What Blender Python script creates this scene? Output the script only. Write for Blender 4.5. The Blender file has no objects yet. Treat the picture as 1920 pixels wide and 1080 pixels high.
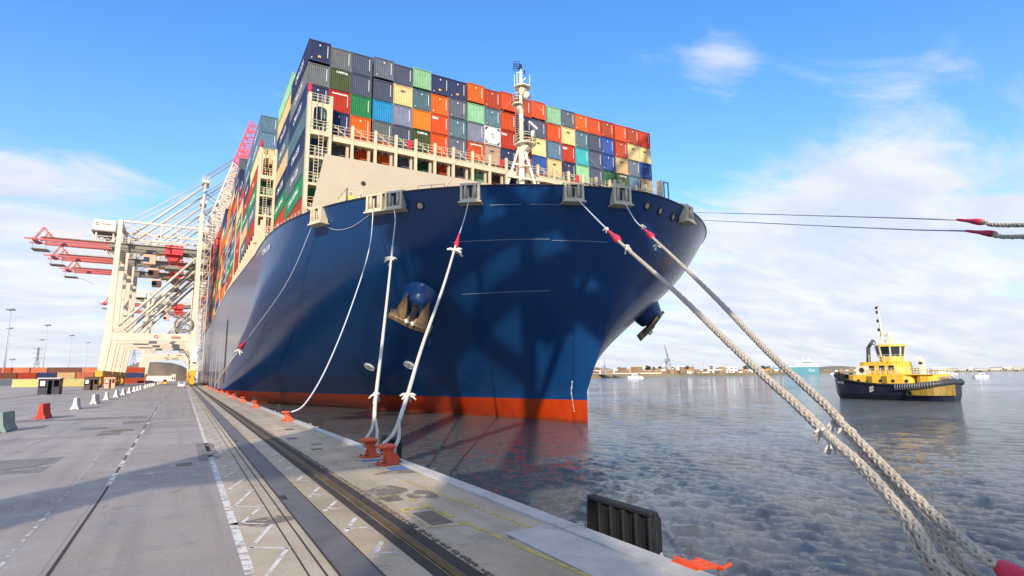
import bpy, math, random
import numpy as np
from math import sin, cos, tan, pi, radians, atan2, sqrt, degrees
from mathutils import Vector, Matrix
random.seed(7)
sc = bpy.context.scene
COL = sc.collection
V = Vector
# ------------------------------------------------------------------ camera
FPX = 1055.0
def cam_matrix():
    d = V((344-960, 540-707.5, -FPX)).normalized()
    e = V((1900-960, 540-(707.5-0.009*(1900-344)), -FPX))
    up = e.cross(d).normalized()
    if up.y < 0: up = -up
    xw = d.cross(up)
    return Matrix((xw, d, up))          # world = R @ cam
R = cam_matrix()
CAM = V((0, 0, 2.7))
cd = bpy.data.cameras.new('camera'); cam = bpy.data.objects.new('camera', cd); COL.objects.link(cam)
cam.matrix_world = Matrix.Translation(CAM) @ R.to_4x4()
cd.sensor_width = 36; cd.lens = FPX/1920*36; cd.clip_start = 0.05; cd.clip_end = 12000
sc.camera = cam
def ray(px, py): return R @ V((px-960, 540-py, -FPX))
def atd(px, py, depth): return CAM + ray(px, py)*(depth/FPX)
def atx(px, py, x): r = ray(px, py); return CAM + r*(x/r.x)
def atz(px, py, z): r = ray(px, py); return CAM + r*((z-CAM.z)/r.z)
# ------------------------------------------------------------------ light
SUN_EL, SUN_AZ = radians(22), radians(33)      # sun light travels towards azimuth 33 deg (from +Y to +X)
trav = V((sin(SUN_AZ)*cos(SUN_EL), cos(SUN_AZ)*cos(SUN_EL), -sin(SUN_EL)))
sl = bpy.data.lights.new('sun', 'SUN'); sl.energy = 4.2; sl.angle = radians(0.5); sl.color = (1, 0.86, 0.68)
so = bpy.data.objects.new('sun', sl); COL.objects.link(so); so.rotation_euler = trav.to_track_quat('-Z', 'Y').to_euler()
so.location = (-60, -60, 90)
sc.view_settings.view_transform = 'Standard'; sc.view_settings.look = 'None'; sc.view_settings.gamma = 1
sc.view_settings.exposure = 0.55
def build_world():
    w = bpy.data.worlds.new('World'); sc.world = w; w.use_nodes = True
    nt = w.node_tree; N = nt.nodes; L = nt.links; N.clear()
    out = N.new('ShaderNodeOutputWorld'); bg = N.new('ShaderNodeBackground'); L.new(bg.outputs[0], out.inputs[0])
    bg.inputs[1].default_value = 0.12
    sky = N.new('ShaderNodeTexSky'); sky.sky_type = 'NISHITA'; sky.sun_disc = False
    sky.sun_elevation = SUN_EL; sky.sun_rotation = radians(213); sky.air_density = 1.0; sky.dust_density = 0.3; sky.ozone_density = 2.0
    tc = N.new('ShaderNodeTexCoord'); sep = N.new('ShaderNodeSeparateXYZ'); L.new(tc.outputs['Generated'], sep.inputs[0])
    def math_(op, a, b=None, c=None, clamp=False):
        n = N.new('ShaderNodeMath'); n.operation = op; n.use_clamp = clamp
        for i, v in enumerate((a, b, c)):
            if v is None: continue
            if hasattr(v, 'links') or hasattr(v, 'is_linked'): L.new(v, n.inputs[i])
            else: n.inputs[i].default_value = v
        return n.outputs[0]
    z = math_('MAXIMUM', sep.outputs[2], 0.0)
    den = math_('ADD', z, 0.16)
    cx = math_('DIVIDE', sep.outputs[0], den); cy = math_('DIVIDE', sep.outputs[1], den)
    comb = N.new('ShaderNodeCombineXYZ'); L.new(cx, comb.inputs[0]); L.new(cy, comb.inputs[1])
    def noise(scale, detail, rough, dist=0, off=(0, 0, 0), sc3=(1, 1, 1), rz=0):
        m = N.new('ShaderNodeMapping'); m.inputs['Location'].default_value = off; m.inputs['Scale'].default_value = sc3
        m.inputs['Rotation'].default_value = (0, 0, rz)
        L.new(comb.outputs[0], m.inputs[0])
        n = N.new('ShaderNodeTexNoise'); n.inputs['Scale'].default_value = scale; n.inputs['Detail'].default_value = detail
        n.inputs['Roughness'].default_value = rough; n.inputs['Distortion'].default_value = dist; L.new(m.outputs[0], n.inputs['Vector'])
        return n.outputs[0]
    def ramp(x, a, b, smooth=True):
        n = N.new('ShaderNodeMapRange'); n.interpolation_type = 'SMOOTHSTEP' if smooth else 'LINEAR'
        n.inputs[1].default_value = a; n.inputs[2].default_value = b; L.new(x, n.inputs[0]); return n.outputs[0]
    n1 = noise(1.5, 9, 0.60, 0.9, (3.1, 1.7, 0), (1, 2.1, 1), 0.5)
    n2 = noise(0.32, 3, 0.5, 0.2, (7.3, 2.2, 0))
    # low cloud bank: fuller towards the horizon
    band = math_('SUBTRACT', 1.0, ramp(z, 0.02, 0.42))
    dens = math_('ADD', math_('MULTIPLY', n1, 0.86), math_('MULTIPLY', n2, 0.20))
    # place more cloud to the right and the lower left of the view
    def lobe(px, py, sharp, amt):
        d = ray(px, py).normalized(); vm = N.new('ShaderNodeVectorMath'); vm.operation = 'DOT_PRODUCT'
        L.new(tc.outputs['Generated'], vm.inputs[0]); vm.inputs[1].default_value = d
        return math_('MULTIPLY', ramp(vm.outputs['Value'], sharp, 1.0), amt)
    dens = math_('ADD', dens, math_('MULTIPLY', band, 0.24))
    for a in ((1500, 490, 0.965, 0.18), (1880, 420, 0.97, 0.06), (1880, 230, 0.975, 0.09), (1600, 215, 0.988, 0.11), (1500, 560, .97, .08), (60, 480, 0.975, 0.14), (130, 310, 0.993, 0.10), (400, 230, 0.985, 0.10), (1700, 60, 0.97, -0.14), (900, 20, 0.95, -0.16), (200, 60, 0.95, -0.18), (1380, 280, 0.99, -0.10), (1350, 140, .997, .08)):
        dens = math_('ADD', dens, lobe(*a))
    dens = math_('ADD', dens, math_('MULTIPLY', ramp(z, 0.58, 0.78), 0.46))      # unseen cloud added above the frame to brighten the water and whiten the skylight
    cov = ramp(dens, 0.53, 0.86)
    n3 = noise(1.6, 5, 0.6, 0.3, (1.1, 5.7, 0), (1, 2.2, 1), 0.4)
    shade = ramp(n3, 0.3, 0.75)
    ccol = N.new('ShaderNodeMix'); ccol.data_type = 'RGBA'; L.new(shade, ccol.inputs[0])
    ccol.inputs[6].default_value = (4.1, 4.5, 5.3, 1); ccol.inputs[7].default_value = (5.7, 5.65, 5.85, 1)
    # warm milky layer just over the horizon
    hz = math_('ADD', math_('MULTIPLY', math_('SUBTRACT', 1.0, ramp(z, 0.0, 0.16)), 0.60), math_('MULTIPLY', math_('SUBTRACT', 1.0, ramp(z, 0.0, 0.55)), 0.32))
    tint = N.new('ShaderNodeMix'); tint.data_type = 'RGBA'; tint.blend_type = 'MULTIPLY'; tint.inputs[0].default_value = 1
    L.new(sky.outputs[0], tint.inputs[6]); tint.inputs[7].default_value = (0.66, 1.22, 1.78, 1)
    m1 = N.new('ShaderNodeMix'); m1.data_type = 'RGBA'; L.new(hz, m1.inputs[0]); L.new(tint.outputs[2], m1.inputs[6]); m1.inputs[7].default_value = (4.7, 4.45, 4.6, 1)
    m2 = N.new('ShaderNodeMix'); m2.data_type = 'RGBA'; L.new(math_('MULTIPLY', cov, 0.93), m2.inputs[0]); L.new(m1.outputs[2], m2.inputs[6]); L.new(ccol.outputs[2], m2.inputs[7])
    L.new(m2.outputs[2], bg.inputs[0])
build_world()
# ------------------------------------------------------------------ materials
def mat(name, col=(.5, .5, .5), rough=.6, metal=0, var=0.0, vscale=2.0, bump=0.0, bscale=20, objcol=False, col2=None, coords='Object', spec=.5, coat=0, stain=None, streak=None):
    m = bpy.data.materials.new(name); m.use_nodes = True; nt = m.node_tree; N = nt.nodes; L = nt.links
    b = N['Principled BSDF']; b.inputs['Roughness'].default_value = rough; b.inputs['Metallic'].default_value = metal
    b.inputs['Specular IOR Level'].default_value = spec; b.inputs['Coat Weight'].default_value = coat
    tc = N.new('ShaderNodeTexCoord')
    if coords == 'World':
        g = N.new('ShaderNodeNewGeometry'); vec = g.outputs['Position']
    else: vec = tc.outputs['Object']
    base = None
    if objcol:
        oi = N.new('ShaderNodeObjectInfo'); base = oi.outputs['Color']
    if var > 0 or col2:
        n = N.new('ShaderNodeTexNoise'); n.inputs['Scale'].default_value = vscale; n.inputs['Detail'].default_value = 6; n.inputs['Roughness'].default_value = .62
        L.new(vec, n.inputs['Vector'])
        mr = N.new('ShaderNodeMapRange'); mr.inputs[1].default_value = .32; mr.inputs[2].default_value = .68
        L.new(n.outputs[0], mr.inputs[0])
        mx = N.new('ShaderNodeMix'); mx.data_type = 'RGBA'; L.new(mr.outputs[0], mx.inputs[0])
        if objcol:
            d = N.new('ShaderNodeMix'); d.data_type = 'RGBA'; d.blend_type = 'MULTIPLY'; d.inputs[0].default_value = 1
            L.new(base, d.inputs[6]); d.inputs[7].default_value = (1-var, 1-var, 1-var, 1)
            L.new(d.outputs[2], mx.inputs[6]); L.new(base, mx.inputs[7])
        else:
            c2 = col2 or tuple(c*(1-var) for c in col)
            mx.inputs[6].default_value = (*c2, 1); mx.inputs[7].default_value = (*col, 1)
        base = mx.outputs[2]
    if stain:   # rust / dirt spots with a shape of their own
        n = N.new('ShaderNodeTexNoise'); n.inputs['Scale'].default_value = stain[1]; n.inputs['Detail'].default_value = 8; n.inputs['Roughness'].default_value = .7
        if len(stain) > 3:
            mp = N.new('ShaderNodeMapping'); mp.inputs['Scale'].default_value = stain[3]; L.new(vec, mp.inputs[0]); L.new(mp.outputs[0], n.inputs['Vector'])
        else: L.new(vec, n.inputs['Vector'])
        mr = N.new('ShaderNodeMapRange'); mr.inputs[1].default_value = stain[2]; mr.inputs[2].default_value = stain[2]+.12; mr.inputs[4].default_value = .8
        L.new(n.outputs[0], mr.inputs[0])
        mx = N.new('ShaderNodeMix'); mx.data_type = 'RGBA'; L.new(mr.outputs[0], mx.inputs[0])
        if base: L.new(base, mx.inputs[6])
        else: mx.inputs[6].default_value = (*col, 1)
        mx.inputs[7].default_value = (*stain[0], 1); base = mx.outputs[2]
    if base: L.new(base, b.inputs['Base Color'])
    else: b.inputs['Base Color'].default_value = (*col, 1)
    if bump > 0:
        n = N.new('ShaderNodeTexNoise'); n.inputs['Scale'].default_value = bscale; n.inputs['Detail'].default_value = 5
        L.new(vec, n.inputs['Vector'])
        bp = N.new('ShaderNodeBump'); bp.inputs['Strength'].default_value = bump; bp.inputs['Distance'].default_value = .05
        L.new(n.outputs[0], bp.inputs['Height']); L.new(bp.outputs[0], b.inputs['Normal'])
    return m
M = {}
M['paint'] = mat('container_paint', rough=.6, spec=.3, objcol=True, var=.28, vscale=.8, bump=.15, bscale=9, stain=((.16, .07, .03), 1.6, .66, (1, 1, .35)))
M['frame_paint'] = mat('container_frame_paint', rough=.55, objcol=True, var=.3, vscale=1.5, stain=((.12, .06, .03), 4, .62))
M['white_text'] = mat('white_lettering', (.8, .8, .78), .5, var=.1)
M['dark_text'] = mat('dark_lettering', (.04, .04, .05), .5, var=.1)
M['beige'] = mat('beige_ship_paint', (.47, .395, .29), .5, var=.08, vscale=.5, stain=((.34, .24, .14), 1.2, .70, (1, 1, .3)))
M['beige_lt'] = mat('cream_ship_paint', (.60, .51, .34), .45, var=.12, vscale=1.2, stain=((.35, .2, .1), 2.5, .68))
M['mast'] = mat('mast_paint', (.80, .74, .55), .4, var=.08, vscale=1.2, stain=((.4, .25, .12), 2.5, .72))
M['white'] = mat('white_paint', (.78, .77, .73), .45, var=.1, vscale=1)
M['crane'] = mat('crane_paint', (.60, .53, .42), .5, var=.12, vscale=.35, stain=((.42, .3, .18), .7, .66, (1, 1, .3)))
M['crane_yel'] = mat('crane_base_yellow', (.72, .36, .02), .5, var=.25, vscale=1)
M['crane_red'] = mat('crane_boom_red', (.46, .08, .075), .5, var=.2, vscale=.5)
M['crane_pink'] = mat('crane_faded_red', (.62, .11, .15), .5, var=.2, vscale=.5)
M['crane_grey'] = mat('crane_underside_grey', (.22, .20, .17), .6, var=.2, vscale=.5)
M['red'] = mat('signal_red_paint', (.62, .03, .03), .45, var=.2)
M['pinkred'] = mat('red_chafe_cover', (.60, .015, .06), .6, var=.25, vscale=12, bump=.4, bscale=30)
M['orange'] = mat('bollard_orange', (.70, .085, .02), .5, var=.25, vscale=3, bump=.2, bscale=12, stain=((.16, .08, .06), 7, .56))
M['black'] = mat('black_rubber', (.012, .012, .014), .6, var=.3, vscale=4, bump=.2, bscale=15)
M['dark'] = mat('dark_steel', (.05, .05, .055), .5, var=.3, vscale=2)
M['galv'] = mat('galvanised_steel', (.32, .34, .36), .5, metal=.3, var=.2, vscale=2)
M['pole'] = mat('pale_lamp_pole', (.42, .47, .52), .5, var=.1)
M['chain'] = mat('pale_chain_steel', (.5, .52, .55), .5, metal=.2, var=.2, vscale=8)
M['rope'] = mat('mooring_rope', (.60, .52, .42), .9, var=.35, vscale=26, bump=.6, bscale=60, coords='World', stain=((.14, .12, .11), 9, .60))
M['rope_lt'] = mat('pale_rope', (.66, .62, .55), .9, var=.2, vscale=20, bump=.4, bscale=60, coords='World')
M['rope_thin'] = mat('thin_mooring_line', (.55, .58, .66), .8, var=.15, vscale=10, coords='World')
M['anchor'] = mat('rusty_anchor', (.36, .24, .12), .7, var=.5, vscale=2.5, bump=.3, bscale=8, stain=((.30, .10, .03), 1.8, .52))
M['barrier_w'] = mat('barrier_white_concrete', (.72, .70, .66), .8, var=.15, vscale=3, bump=.2, stain=((.3, .28, .26), 4, .64))
M['barrier_r'] = mat('barrier_red_paint', (.62, .05, .03), .7, var=.25, vscale=3, bump=.2)
M['barrier_g'] = mat('barrier_green_concrete', (.25, .33, .30), .85, var=.3, vscale=2, bump=.3)
M['yellow'] = mat('yellow_paint', (.82, .50, .05), .45, var=.12, vscale=1, stain=((.45, .25, .03), 2.2, .70))
M['tug_hull'] = mat('tug_hull_navy', (.02, .022, .05), .35, var=.3, vscale=1)
M['tug_olive'] = mat('tug_stern_ochre', (.30, .20, .03), .5, var=.25, vscale=1)
M['glass'] = mat('dark_window_glass', (.02, .03, .04), .08, spec=.8)
M['hivis'] = mat('hi_vis_yellow_cloth', (.75, .85, .05), .8, var=.1)
M['skin'] = mat('skin', (.45, .26, .18), .6)
M['navycloth'] = mat('navy_cloth', (.03, .04, .08), .9)
M['blue_mark'] = mat('blue_ground_paint', (.10, .18, .42), .8, var=.4, vscale=8)
M['mound'] = mat('scrap_heap', (.20, .14, .09), .95, col2=(.09, .08, .07), vscale=.12, bump=1.0, bscale=.5, var=.5)
M['shed'] = mat('pale_cladding', rough=.6, objcol=True, var=.15, vscale=.02)
M['roof'] = mat('roof_sheet', rough=.6, objcol=True, var=.2, vscale=.05)
M['leaf'] = mat('distant_foliage', (.06, .075, .045), .9, col2=(.03, .04, .02), vscale=.08, var=.5)
M['land'] = mat('far_shore_ground', (.26, .21, .13), .95, col2=(.13, .12, .07), vscale=.01, var=.5, coords='World')
M['wallconc'] = mat('quay_wall_concrete', (.22, .21, .19), .85, var=.4, vscale=1, bump=.4, bscale=5, coords='World', stain=((.05, .055, .04), .8, .52))
M['line_w'] = mat('worn_white_paint', (.62, .61, .60), .8, var=.3, vscale=5, coords='World')
M['line_y'] = mat('worn_yellow_paint', (.50, .40, .16), .85, var=.3, vscale=3, coords='World', stain=((.36, .32, .26), 2.2, .56))
M['groove'] = mat('dark_groove', (.045, .036, .03), .8, var=.5, vscale=3, coords='World')
M['rail'] = mat('worn_rail_steel', (.22, .15, .07), .45, metal=.5, var=.5, vscale=2, coords='World')
M['plate'] = mat('cable_cover_plate', (.17, .165, .175), .5, metal=.2, var=.35, vscale=1.3, bump=.2, coords='World')
M['hatch'] = mat('rusty_hatch_cover', (.20, .15, .11), .7, var=.5, vscale=4, bump=.4, coords='World')
M['cope'] = mat('cope_stone', (.50, .48, .46), .75, var=.25, vscale=1.6, bump=.25, bscale=8, coords='World', stain=((.25, .22, .19), 1.1, .60))

def masked_line(name, col, base_mat_scale=3.0, thr=.47):
    """paint partly worn away: transparent where the paint is gone"""
    m = bpy.data.materials.new(name); m.use_nodes = True; N = m.node_tree.nodes; L = m.node_tree.links
    b = N['Principled BSDF']; b.inputs['Base Color'].default_value = (*col, 1); b.inputs['Roughness'].default_value = .8
    g = N.new('ShaderNodeNewGeometry'); n = N.new('ShaderNodeTexNoise'); n.inputs['Scale'].default_value = base_mat_scale; n.inputs['Detail'].default_value = 8; n.inputs['Roughness'].default_value = .7
    L.new(g.outputs['Position'], n.inputs['Vector'])
    mr = N.new('ShaderNodeMapRange'); mr.inputs[1].default_value = thr-.06; mr.inputs[2].default_value = thr+.06; L.new(n.outputs[0], mr.inputs[0]); L.new(mr.outputs[0], b.inputs['Alpha'])
    return m
M['worn_w'] = masked_line('flaking_white_paint', (.62, .60, .58), 3.2, .455)
M['faint_w'] = masked_line('faded_white_paint', (.50, .50, .52), 4.0, .52)
M['worn_y'] = masked_line('flaking_yellow_paint', (.50, .38, .12), 2.2, .46)

def hull_material():
    m = bpy.data.materials.new('ship_hull_paint'); m.use_nodes = True; N = m.node_tree.nodes; L = m.node_tree.links
    b = N['Principled BSDF']; b.inputs['Roughness'].default_value = .22; b.inputs['Specular IOR Level'].default_value = .5
    g = N.new('ShaderNodeNewGeometry'); s = N.new('ShaderNodeSeparateXYZ'); L.new(g.outputs['Position'], s.inputs[0])
    cmp_ = N.new('ShaderNodeMath'); cmp_.operation = 'GREATER_THAN'; cmp_.inputs[1].default_value = .05; L.new(s.outputs[2], cmp_.inputs[0])
    n = N.new('ShaderNodeTexNoise'); n.inputs['Scale'].default_value = .25; n.inputs['Detail'].default_value = 6; L.new(g.outputs['Position'], n.inputs['Vector'])
    blue = N.new('ShaderNodeMix'); blue.data_type = 'RGBA'; L.new(n.outputs[0], blue.inputs[0]); blue.inputs[6].default_value = (.004, .034, .120, 1); blue.inputs[7].default_value = (.006, .052, .165, 1)
    mp = N.new('ShaderNodeMapping'); mp.inputs['Scale'].default_value = (1, 1, .12); L.new(g.outputs['Position'], mp.inputs[0])
    n4 = N.new('ShaderNodeTexNoise'); n4.inputs['Scale'].default_value = .9; n4.inputs['Detail'].default_value = 7; L.new(mp.outputs[0], n4.inputs['Vector'])
    mr = N.new('ShaderNodeMapRange'); mr.inputs[1].default_value = .62; mr.inputs[2].default_value = .78; mr.inputs[4].default_value = .16; L.new(n4.outputs[0], mr.inputs[0])
    st = N.new('ShaderNodeMix'); st.data_type = 'RGBA'; L.new(mr.outputs[0], st.inputs[0]); L.new(blue.outputs[2], st.inputs[6]); st.inputs[7].default_value = (.10, .10, .13, 1)
    red = N.new('ShaderNodeMix'); red.data_type = 'RGBA'; L.new(n4.outputs[0], red.inputs[0]); red.inputs[6].default_value = (.34, .022, .002, 1); red.inputs[7].default_value = (.54, .055, .004, 1)
    mx = N.new('ShaderNodeMix'); mx.data_type = 'RGBA'; L.new(cmp_.outputs[0], mx.inputs[0]); L.new(red.outputs[2], mx.inputs[6]); L.new(st.outputs[2], mx.inputs[7])
    sc1 = N.new('ShaderNodeMath'); sc1.operation = 'MULTIPLY_ADD'; sc1.inputs[1].default_value = .5; L.new(n4.outputs[0], sc1.inputs[0]); L.new(s.outputs[2], sc1.inputs[2])
    sc2 = N.new('ShaderNodeMapRange'); sc2.inputs[1].default_value = -1.55; sc2.inputs[2].default_value = -1.95; sc2.inputs[4].default_value = .75; L.new(sc1.outputs[0], sc2.inputs[0])
    scum = N.new('ShaderNodeMix'); scum.data_type = 'RGBA'; L.new(sc2.outputs[0], scum.inputs[0]); L.new(mx.outputs[2], scum.inputs[6]); scum.inputs[7].default_value = (.10, .03, .015, 1)
    L.new(scum.outputs[2], b.inputs['Base Color'])
    br = N.new('ShaderNodeTexNoise'); br.inputs['Scale'].default_value = .35; br.inputs['Detail'].default_value = 2; L.new(g.outputs['Position'], br.inputs['Vector'])
    bp = N.new('ShaderNodeBump'); bp.inputs['Strength'].default_value = .16; bp.inputs['Distance'].default_value = .25; L.new(br.outputs[0], bp.inputs['Height'])
    pl = N.new('ShaderNodeTexBrick'); pl.inputs['Scale'].default_value = 1; pl.inputs['Mortar Size'].default_value = .02; pl.inputs['Brick Width'].default_value = 9.5; pl.inputs['Row Height'].default_value = 2.45
    for k_ in ('Color1', 'Color2'): pl.inputs[k_].default_value = (0, 0, 0, 1)
    pl.inputs['Mortar'].default_value = (1, 1, 1, 1)
    cb = N.new('ShaderNodeCombineXYZ'); L.new(s.outputs[1], cb.inputs[0]); L.new(s.outputs[2], cb.inputs[1]); L.new(cb.outputs[0], pl.inputs['Vector'])
    bq = N.new('ShaderNodeBump'); bq.inputs['Strength'].default_value = .35; bq.inputs['Distance'].default_value = .03; L.new(pl.outputs[0], bq.inputs['Height']); L.new(bp.outputs[0], bq.inputs['Normal']); L.new(bq.outputs[0], b.inputs['Normal'])
    return m
M['hull'] = hull_material()

def ground_material():
    m = bpy.data.materials.new('quay_concrete'); m.use_nodes = True; N = m.node_tree.nodes; L = m.node_tree.links
    b = N['Principled BSDF']; b.inputs['Roughness'].default_value = .62
    g = N.new('ShaderNodeNewGeometry'); s = N.new('ShaderNodeSeparateXYZ'); L.new(g.outputs['Position'], s.inputs[0])
    def noise(sc_, det=6, rough=.6, scale=(1, 1, 1)):
        mp = N.new('ShaderNodeMapping'); mp.inputs['Scale'].default_value = scale; L.new(g.outputs['Position'], mp.inputs[0])
        n = N.new('ShaderNodeTexNoise'); n.inputs['Scale'].default_value = sc_; n.inputs['Detail'].default_value = det; n.inputs['Roughness'].default_value = rough; L.new(mp.outputs[0], n.inputs['Vector']); return n.outputs[0]
    def rng(x, a, c, lo=0, hi=1):
        n = N.new('ShaderNodeMapRange'); n.inputs[1].default_value = a; n.inputs[2].default_value = c; n.inputs[3].default_value = lo; n.inputs[4].default_value = hi; L.new(x, n.inputs[0]); return n.outputs[0]
    def mix(f, a, c, mode='MIX'):
        n = N.new('ShaderNodeMix'); n.data_type = 'RGBA'; n.blend_type = mode
        if isinstance(f, float): n.inputs[0].default_value = f
        else: L.new(f, n.inputs[0])
        for i, v in ((6, a), (7, c)):
            if isinstance(v, tuple): n.inputs[i].default_value = (*v, 1)
            else: L.new(v, n.inputs[i])
        return n.outputs[2]
    asphalt = mix(rng(noise(.22), .35, .65), (.305, .262, .238), (.385, .335, .300))
    conc = mix(rng(noise(.5), .35, .65), (.42, .335, .235), (.57, .475, .365))
    side = N.new('ShaderNodeMath'); side.operation = 'GREATER_THAN'; side.inputs[1].default_value = 1.0; L.new(s.outputs[0], side.inputs[0])
    c = mix(side.outputs[0], asphalt, conc)
    # slab variation (bays 12 m long, lanes 4.6 m wide) with thin dark joints
    br = N.new('ShaderNodeTexBrick'); br.offset = 0; br.inputs['Scale'].default_value = 1; br.inputs['Mortar Size'].default_value = .012; br.inputs['Mortar Smooth'].default_value = .3
    br.inputs['Brick Width'].default_value = 9.2; br.inputs['Row Height'].default_value = 11.0
    br.inputs['Color1'].default_value = (.86, .86, .86, 1); br.inputs['Color2'].default_value = (1, 1, 1, 1); br.inputs['Mortar'].default_value = (.62, .62, .62, 1)
    mp = N.new('ShaderNodeMapping'); mp.inputs['Location'].default_value = (10.75, -3, 0); L.new(g.outputs['Position'], mp.inputs[0]); L.new(mp.outputs[0], br.inputs['Vector'])
    c = mix(1.0, c, br.outputs[0], 'MULTIPLY')
    # long tyre tracks, blotches, oil
    tr = rng(noise(1.0, 4, .6, (1.6, .05, 1)), .50, .72, 0, .38); c = mix(tr, c, (.10, .10, .108))
    bl = rng(noise(.35, 8, .72), .56, .66, 0, .45); c = mix(bl, c, (.10, .095, .095))
    li = rng(noise(.8, 8, .7, (1, .4, 1)), .60, .75, 0, .40); c = mix(li, c, (.40, .38, .36))
    vo = N.new('ShaderNodeTexVoronoi'); vo.feature = 'DISTANCE_TO_EDGE'; vo.inputs['Scale'].default_value = .19; vo.inputs['Randomness'].default_value = 1
    wv = N.new('ShaderNodeTexNoise'); wv.inputs['Scale'].default_value = 1.3; wv.inputs['Detail'].default_value = 5; L.new(g.outputs['Position'], wv.inputs['Vector'])
    wm = N.new('ShaderNodeVectorMath'); wm.operation = 'MULTIPLY_ADD'; wm.inputs[1].default_value = (1.6, 1.6, 0); L.new(wv.outputs['Color'], wm.inputs[0]); L.new(g.outputs['Position'], wm.inputs[2]); L.new(wm.outputs[0], vo.inputs['Vector'])
    ck = rng(vo.outputs['Distance'], .004, .0, 0, 1); cm_ = N.new('ShaderNodeMath'); cm_.operation = 'MULTIPLY'; L.new(ck, cm_.inputs[0]); L.new(rng(noise(.12, 3), .45, .6, 0, .75), cm_.inputs[1])
    c = mix(cm_.outputs[0], c, (.06, .055, .05))
    ye = N.new('ShaderNodeMath'); ye.operation = 'MULTIPLY'; L.new(side.outputs[0], ye.inputs[0]); L.new(rng(noise(.42, 7, .65, (1, .6, 1)), .50, .66, 0, .5), ye.inputs[1]); c = mix(ye.outputs[0], c, (.34, .25, .13))
    fi = rng(noise(14, 4, .7), .3, .7, .86, 1.08)
    mul = N.new('ShaderNodeVectorMath'); mul.operation = 'SCALE'; L.new(c, mul.inputs[0]); L.new(fi, mul.inputs['Scale'])
    L.new(mul.outputs[0], b.inputs['Base Color'])
    L.new(rng(noise(.6, 5), .35, .65, .42, .75), b.inputs['Roughness'])
    bp = N.new('ShaderNodeBump'); bp.inputs['Strength'].default_value = .35; bp.inputs['Distance'].default_value = .02; L.new(noise(16, 6, .7), bp.inputs['Height']); L.new(bp.outputs[0], b.inputs['Normal'])
    return m
M['ground'] = ground_material()

def sea_material():
    m = bpy.data.materials.new('harbour_water'); m.use_nodes = True; N = m.node_tree.nodes; L = m.node_tree.links
    b = N['Principled BSDF']; b.inputs['Base Color'].default_value = (.085, .094, .097, 1); b.inputs['Roughness'].default_value = .05; b.inputs['IOR'].default_value = 1.33
    b.inputs['Specular IOR Level'].default_value = .9
    g = N.new('ShaderNodeNewGeometry')
    def noise(sc_, det, rough, scale=(1, 1, 1), rz=0):
        mp = N.new('ShaderNodeMapping'); mp.inputs['Scale'].default_value = scale; mp.inputs['Rotation'].default_value = (0, 0, rz); L.new(g.outputs['Position'], mp.inputs[0])
        n = N.new('ShaderNodeTexNoise'); n.inputs['Scale'].default_value = sc_; n.inputs['Detail'].default_value = det; n.inputs['Roughness'].default_value = rough; n.inputs['Distortion'].default_value = .5; L.new(mp.outputs[0], n.inputs['Vector']); return n.outputs[0]
    h1 = noise(.55, 4, .55, (1, 1.7, 1), .5); h2 = noise(4.6, 7, .72, (1, 1.5, 1), .7)
    calm = N.new('ShaderNodeMapRange'); calm.inputs[1].default_value = .38; calm.inputs[2].default_value = .62; calm.inputs[3].default_value = .35; calm.inputs[4].default_value = 1.0
    L.new(noise(.022, 3, .5, (1, 2.4, 1), .9), calm.inputs[0])
    bp = N.new('ShaderNodeBump'); bp.inputs['Distance'].default_value = .5; L.new(h1, bp.inputs['Height'])
    m1 = N.new('ShaderNodeMath'); m1.operation = 'MULTIPLY'; m1.inputs[1].default_value = .9; L.new(calm.outputs[0], m1.inputs[0]); L.new(m1.outputs[0], bp.inputs['Strength'])
    bp2 = N.new('ShaderNodeBump'); bp2.inputs['Distance'].default_value = .30; L.new(h2, bp2.inputs['Height']); L.new(bp.outputs[0], bp2.inputs['Normal'])
    m2 = N.new('ShaderNodeMath'); m2.operation = 'MULTIPLY'; m2.inputs[1].default_value = .9; L.new(calm.outputs[0], m2.inputs[0]); L.new(m2.outputs[0], bp2.inputs['Strength'])
    L.new(bp2.outputs[0], b.inputs['Normal'])
    return m
M['sea'] = sea_material()
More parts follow.
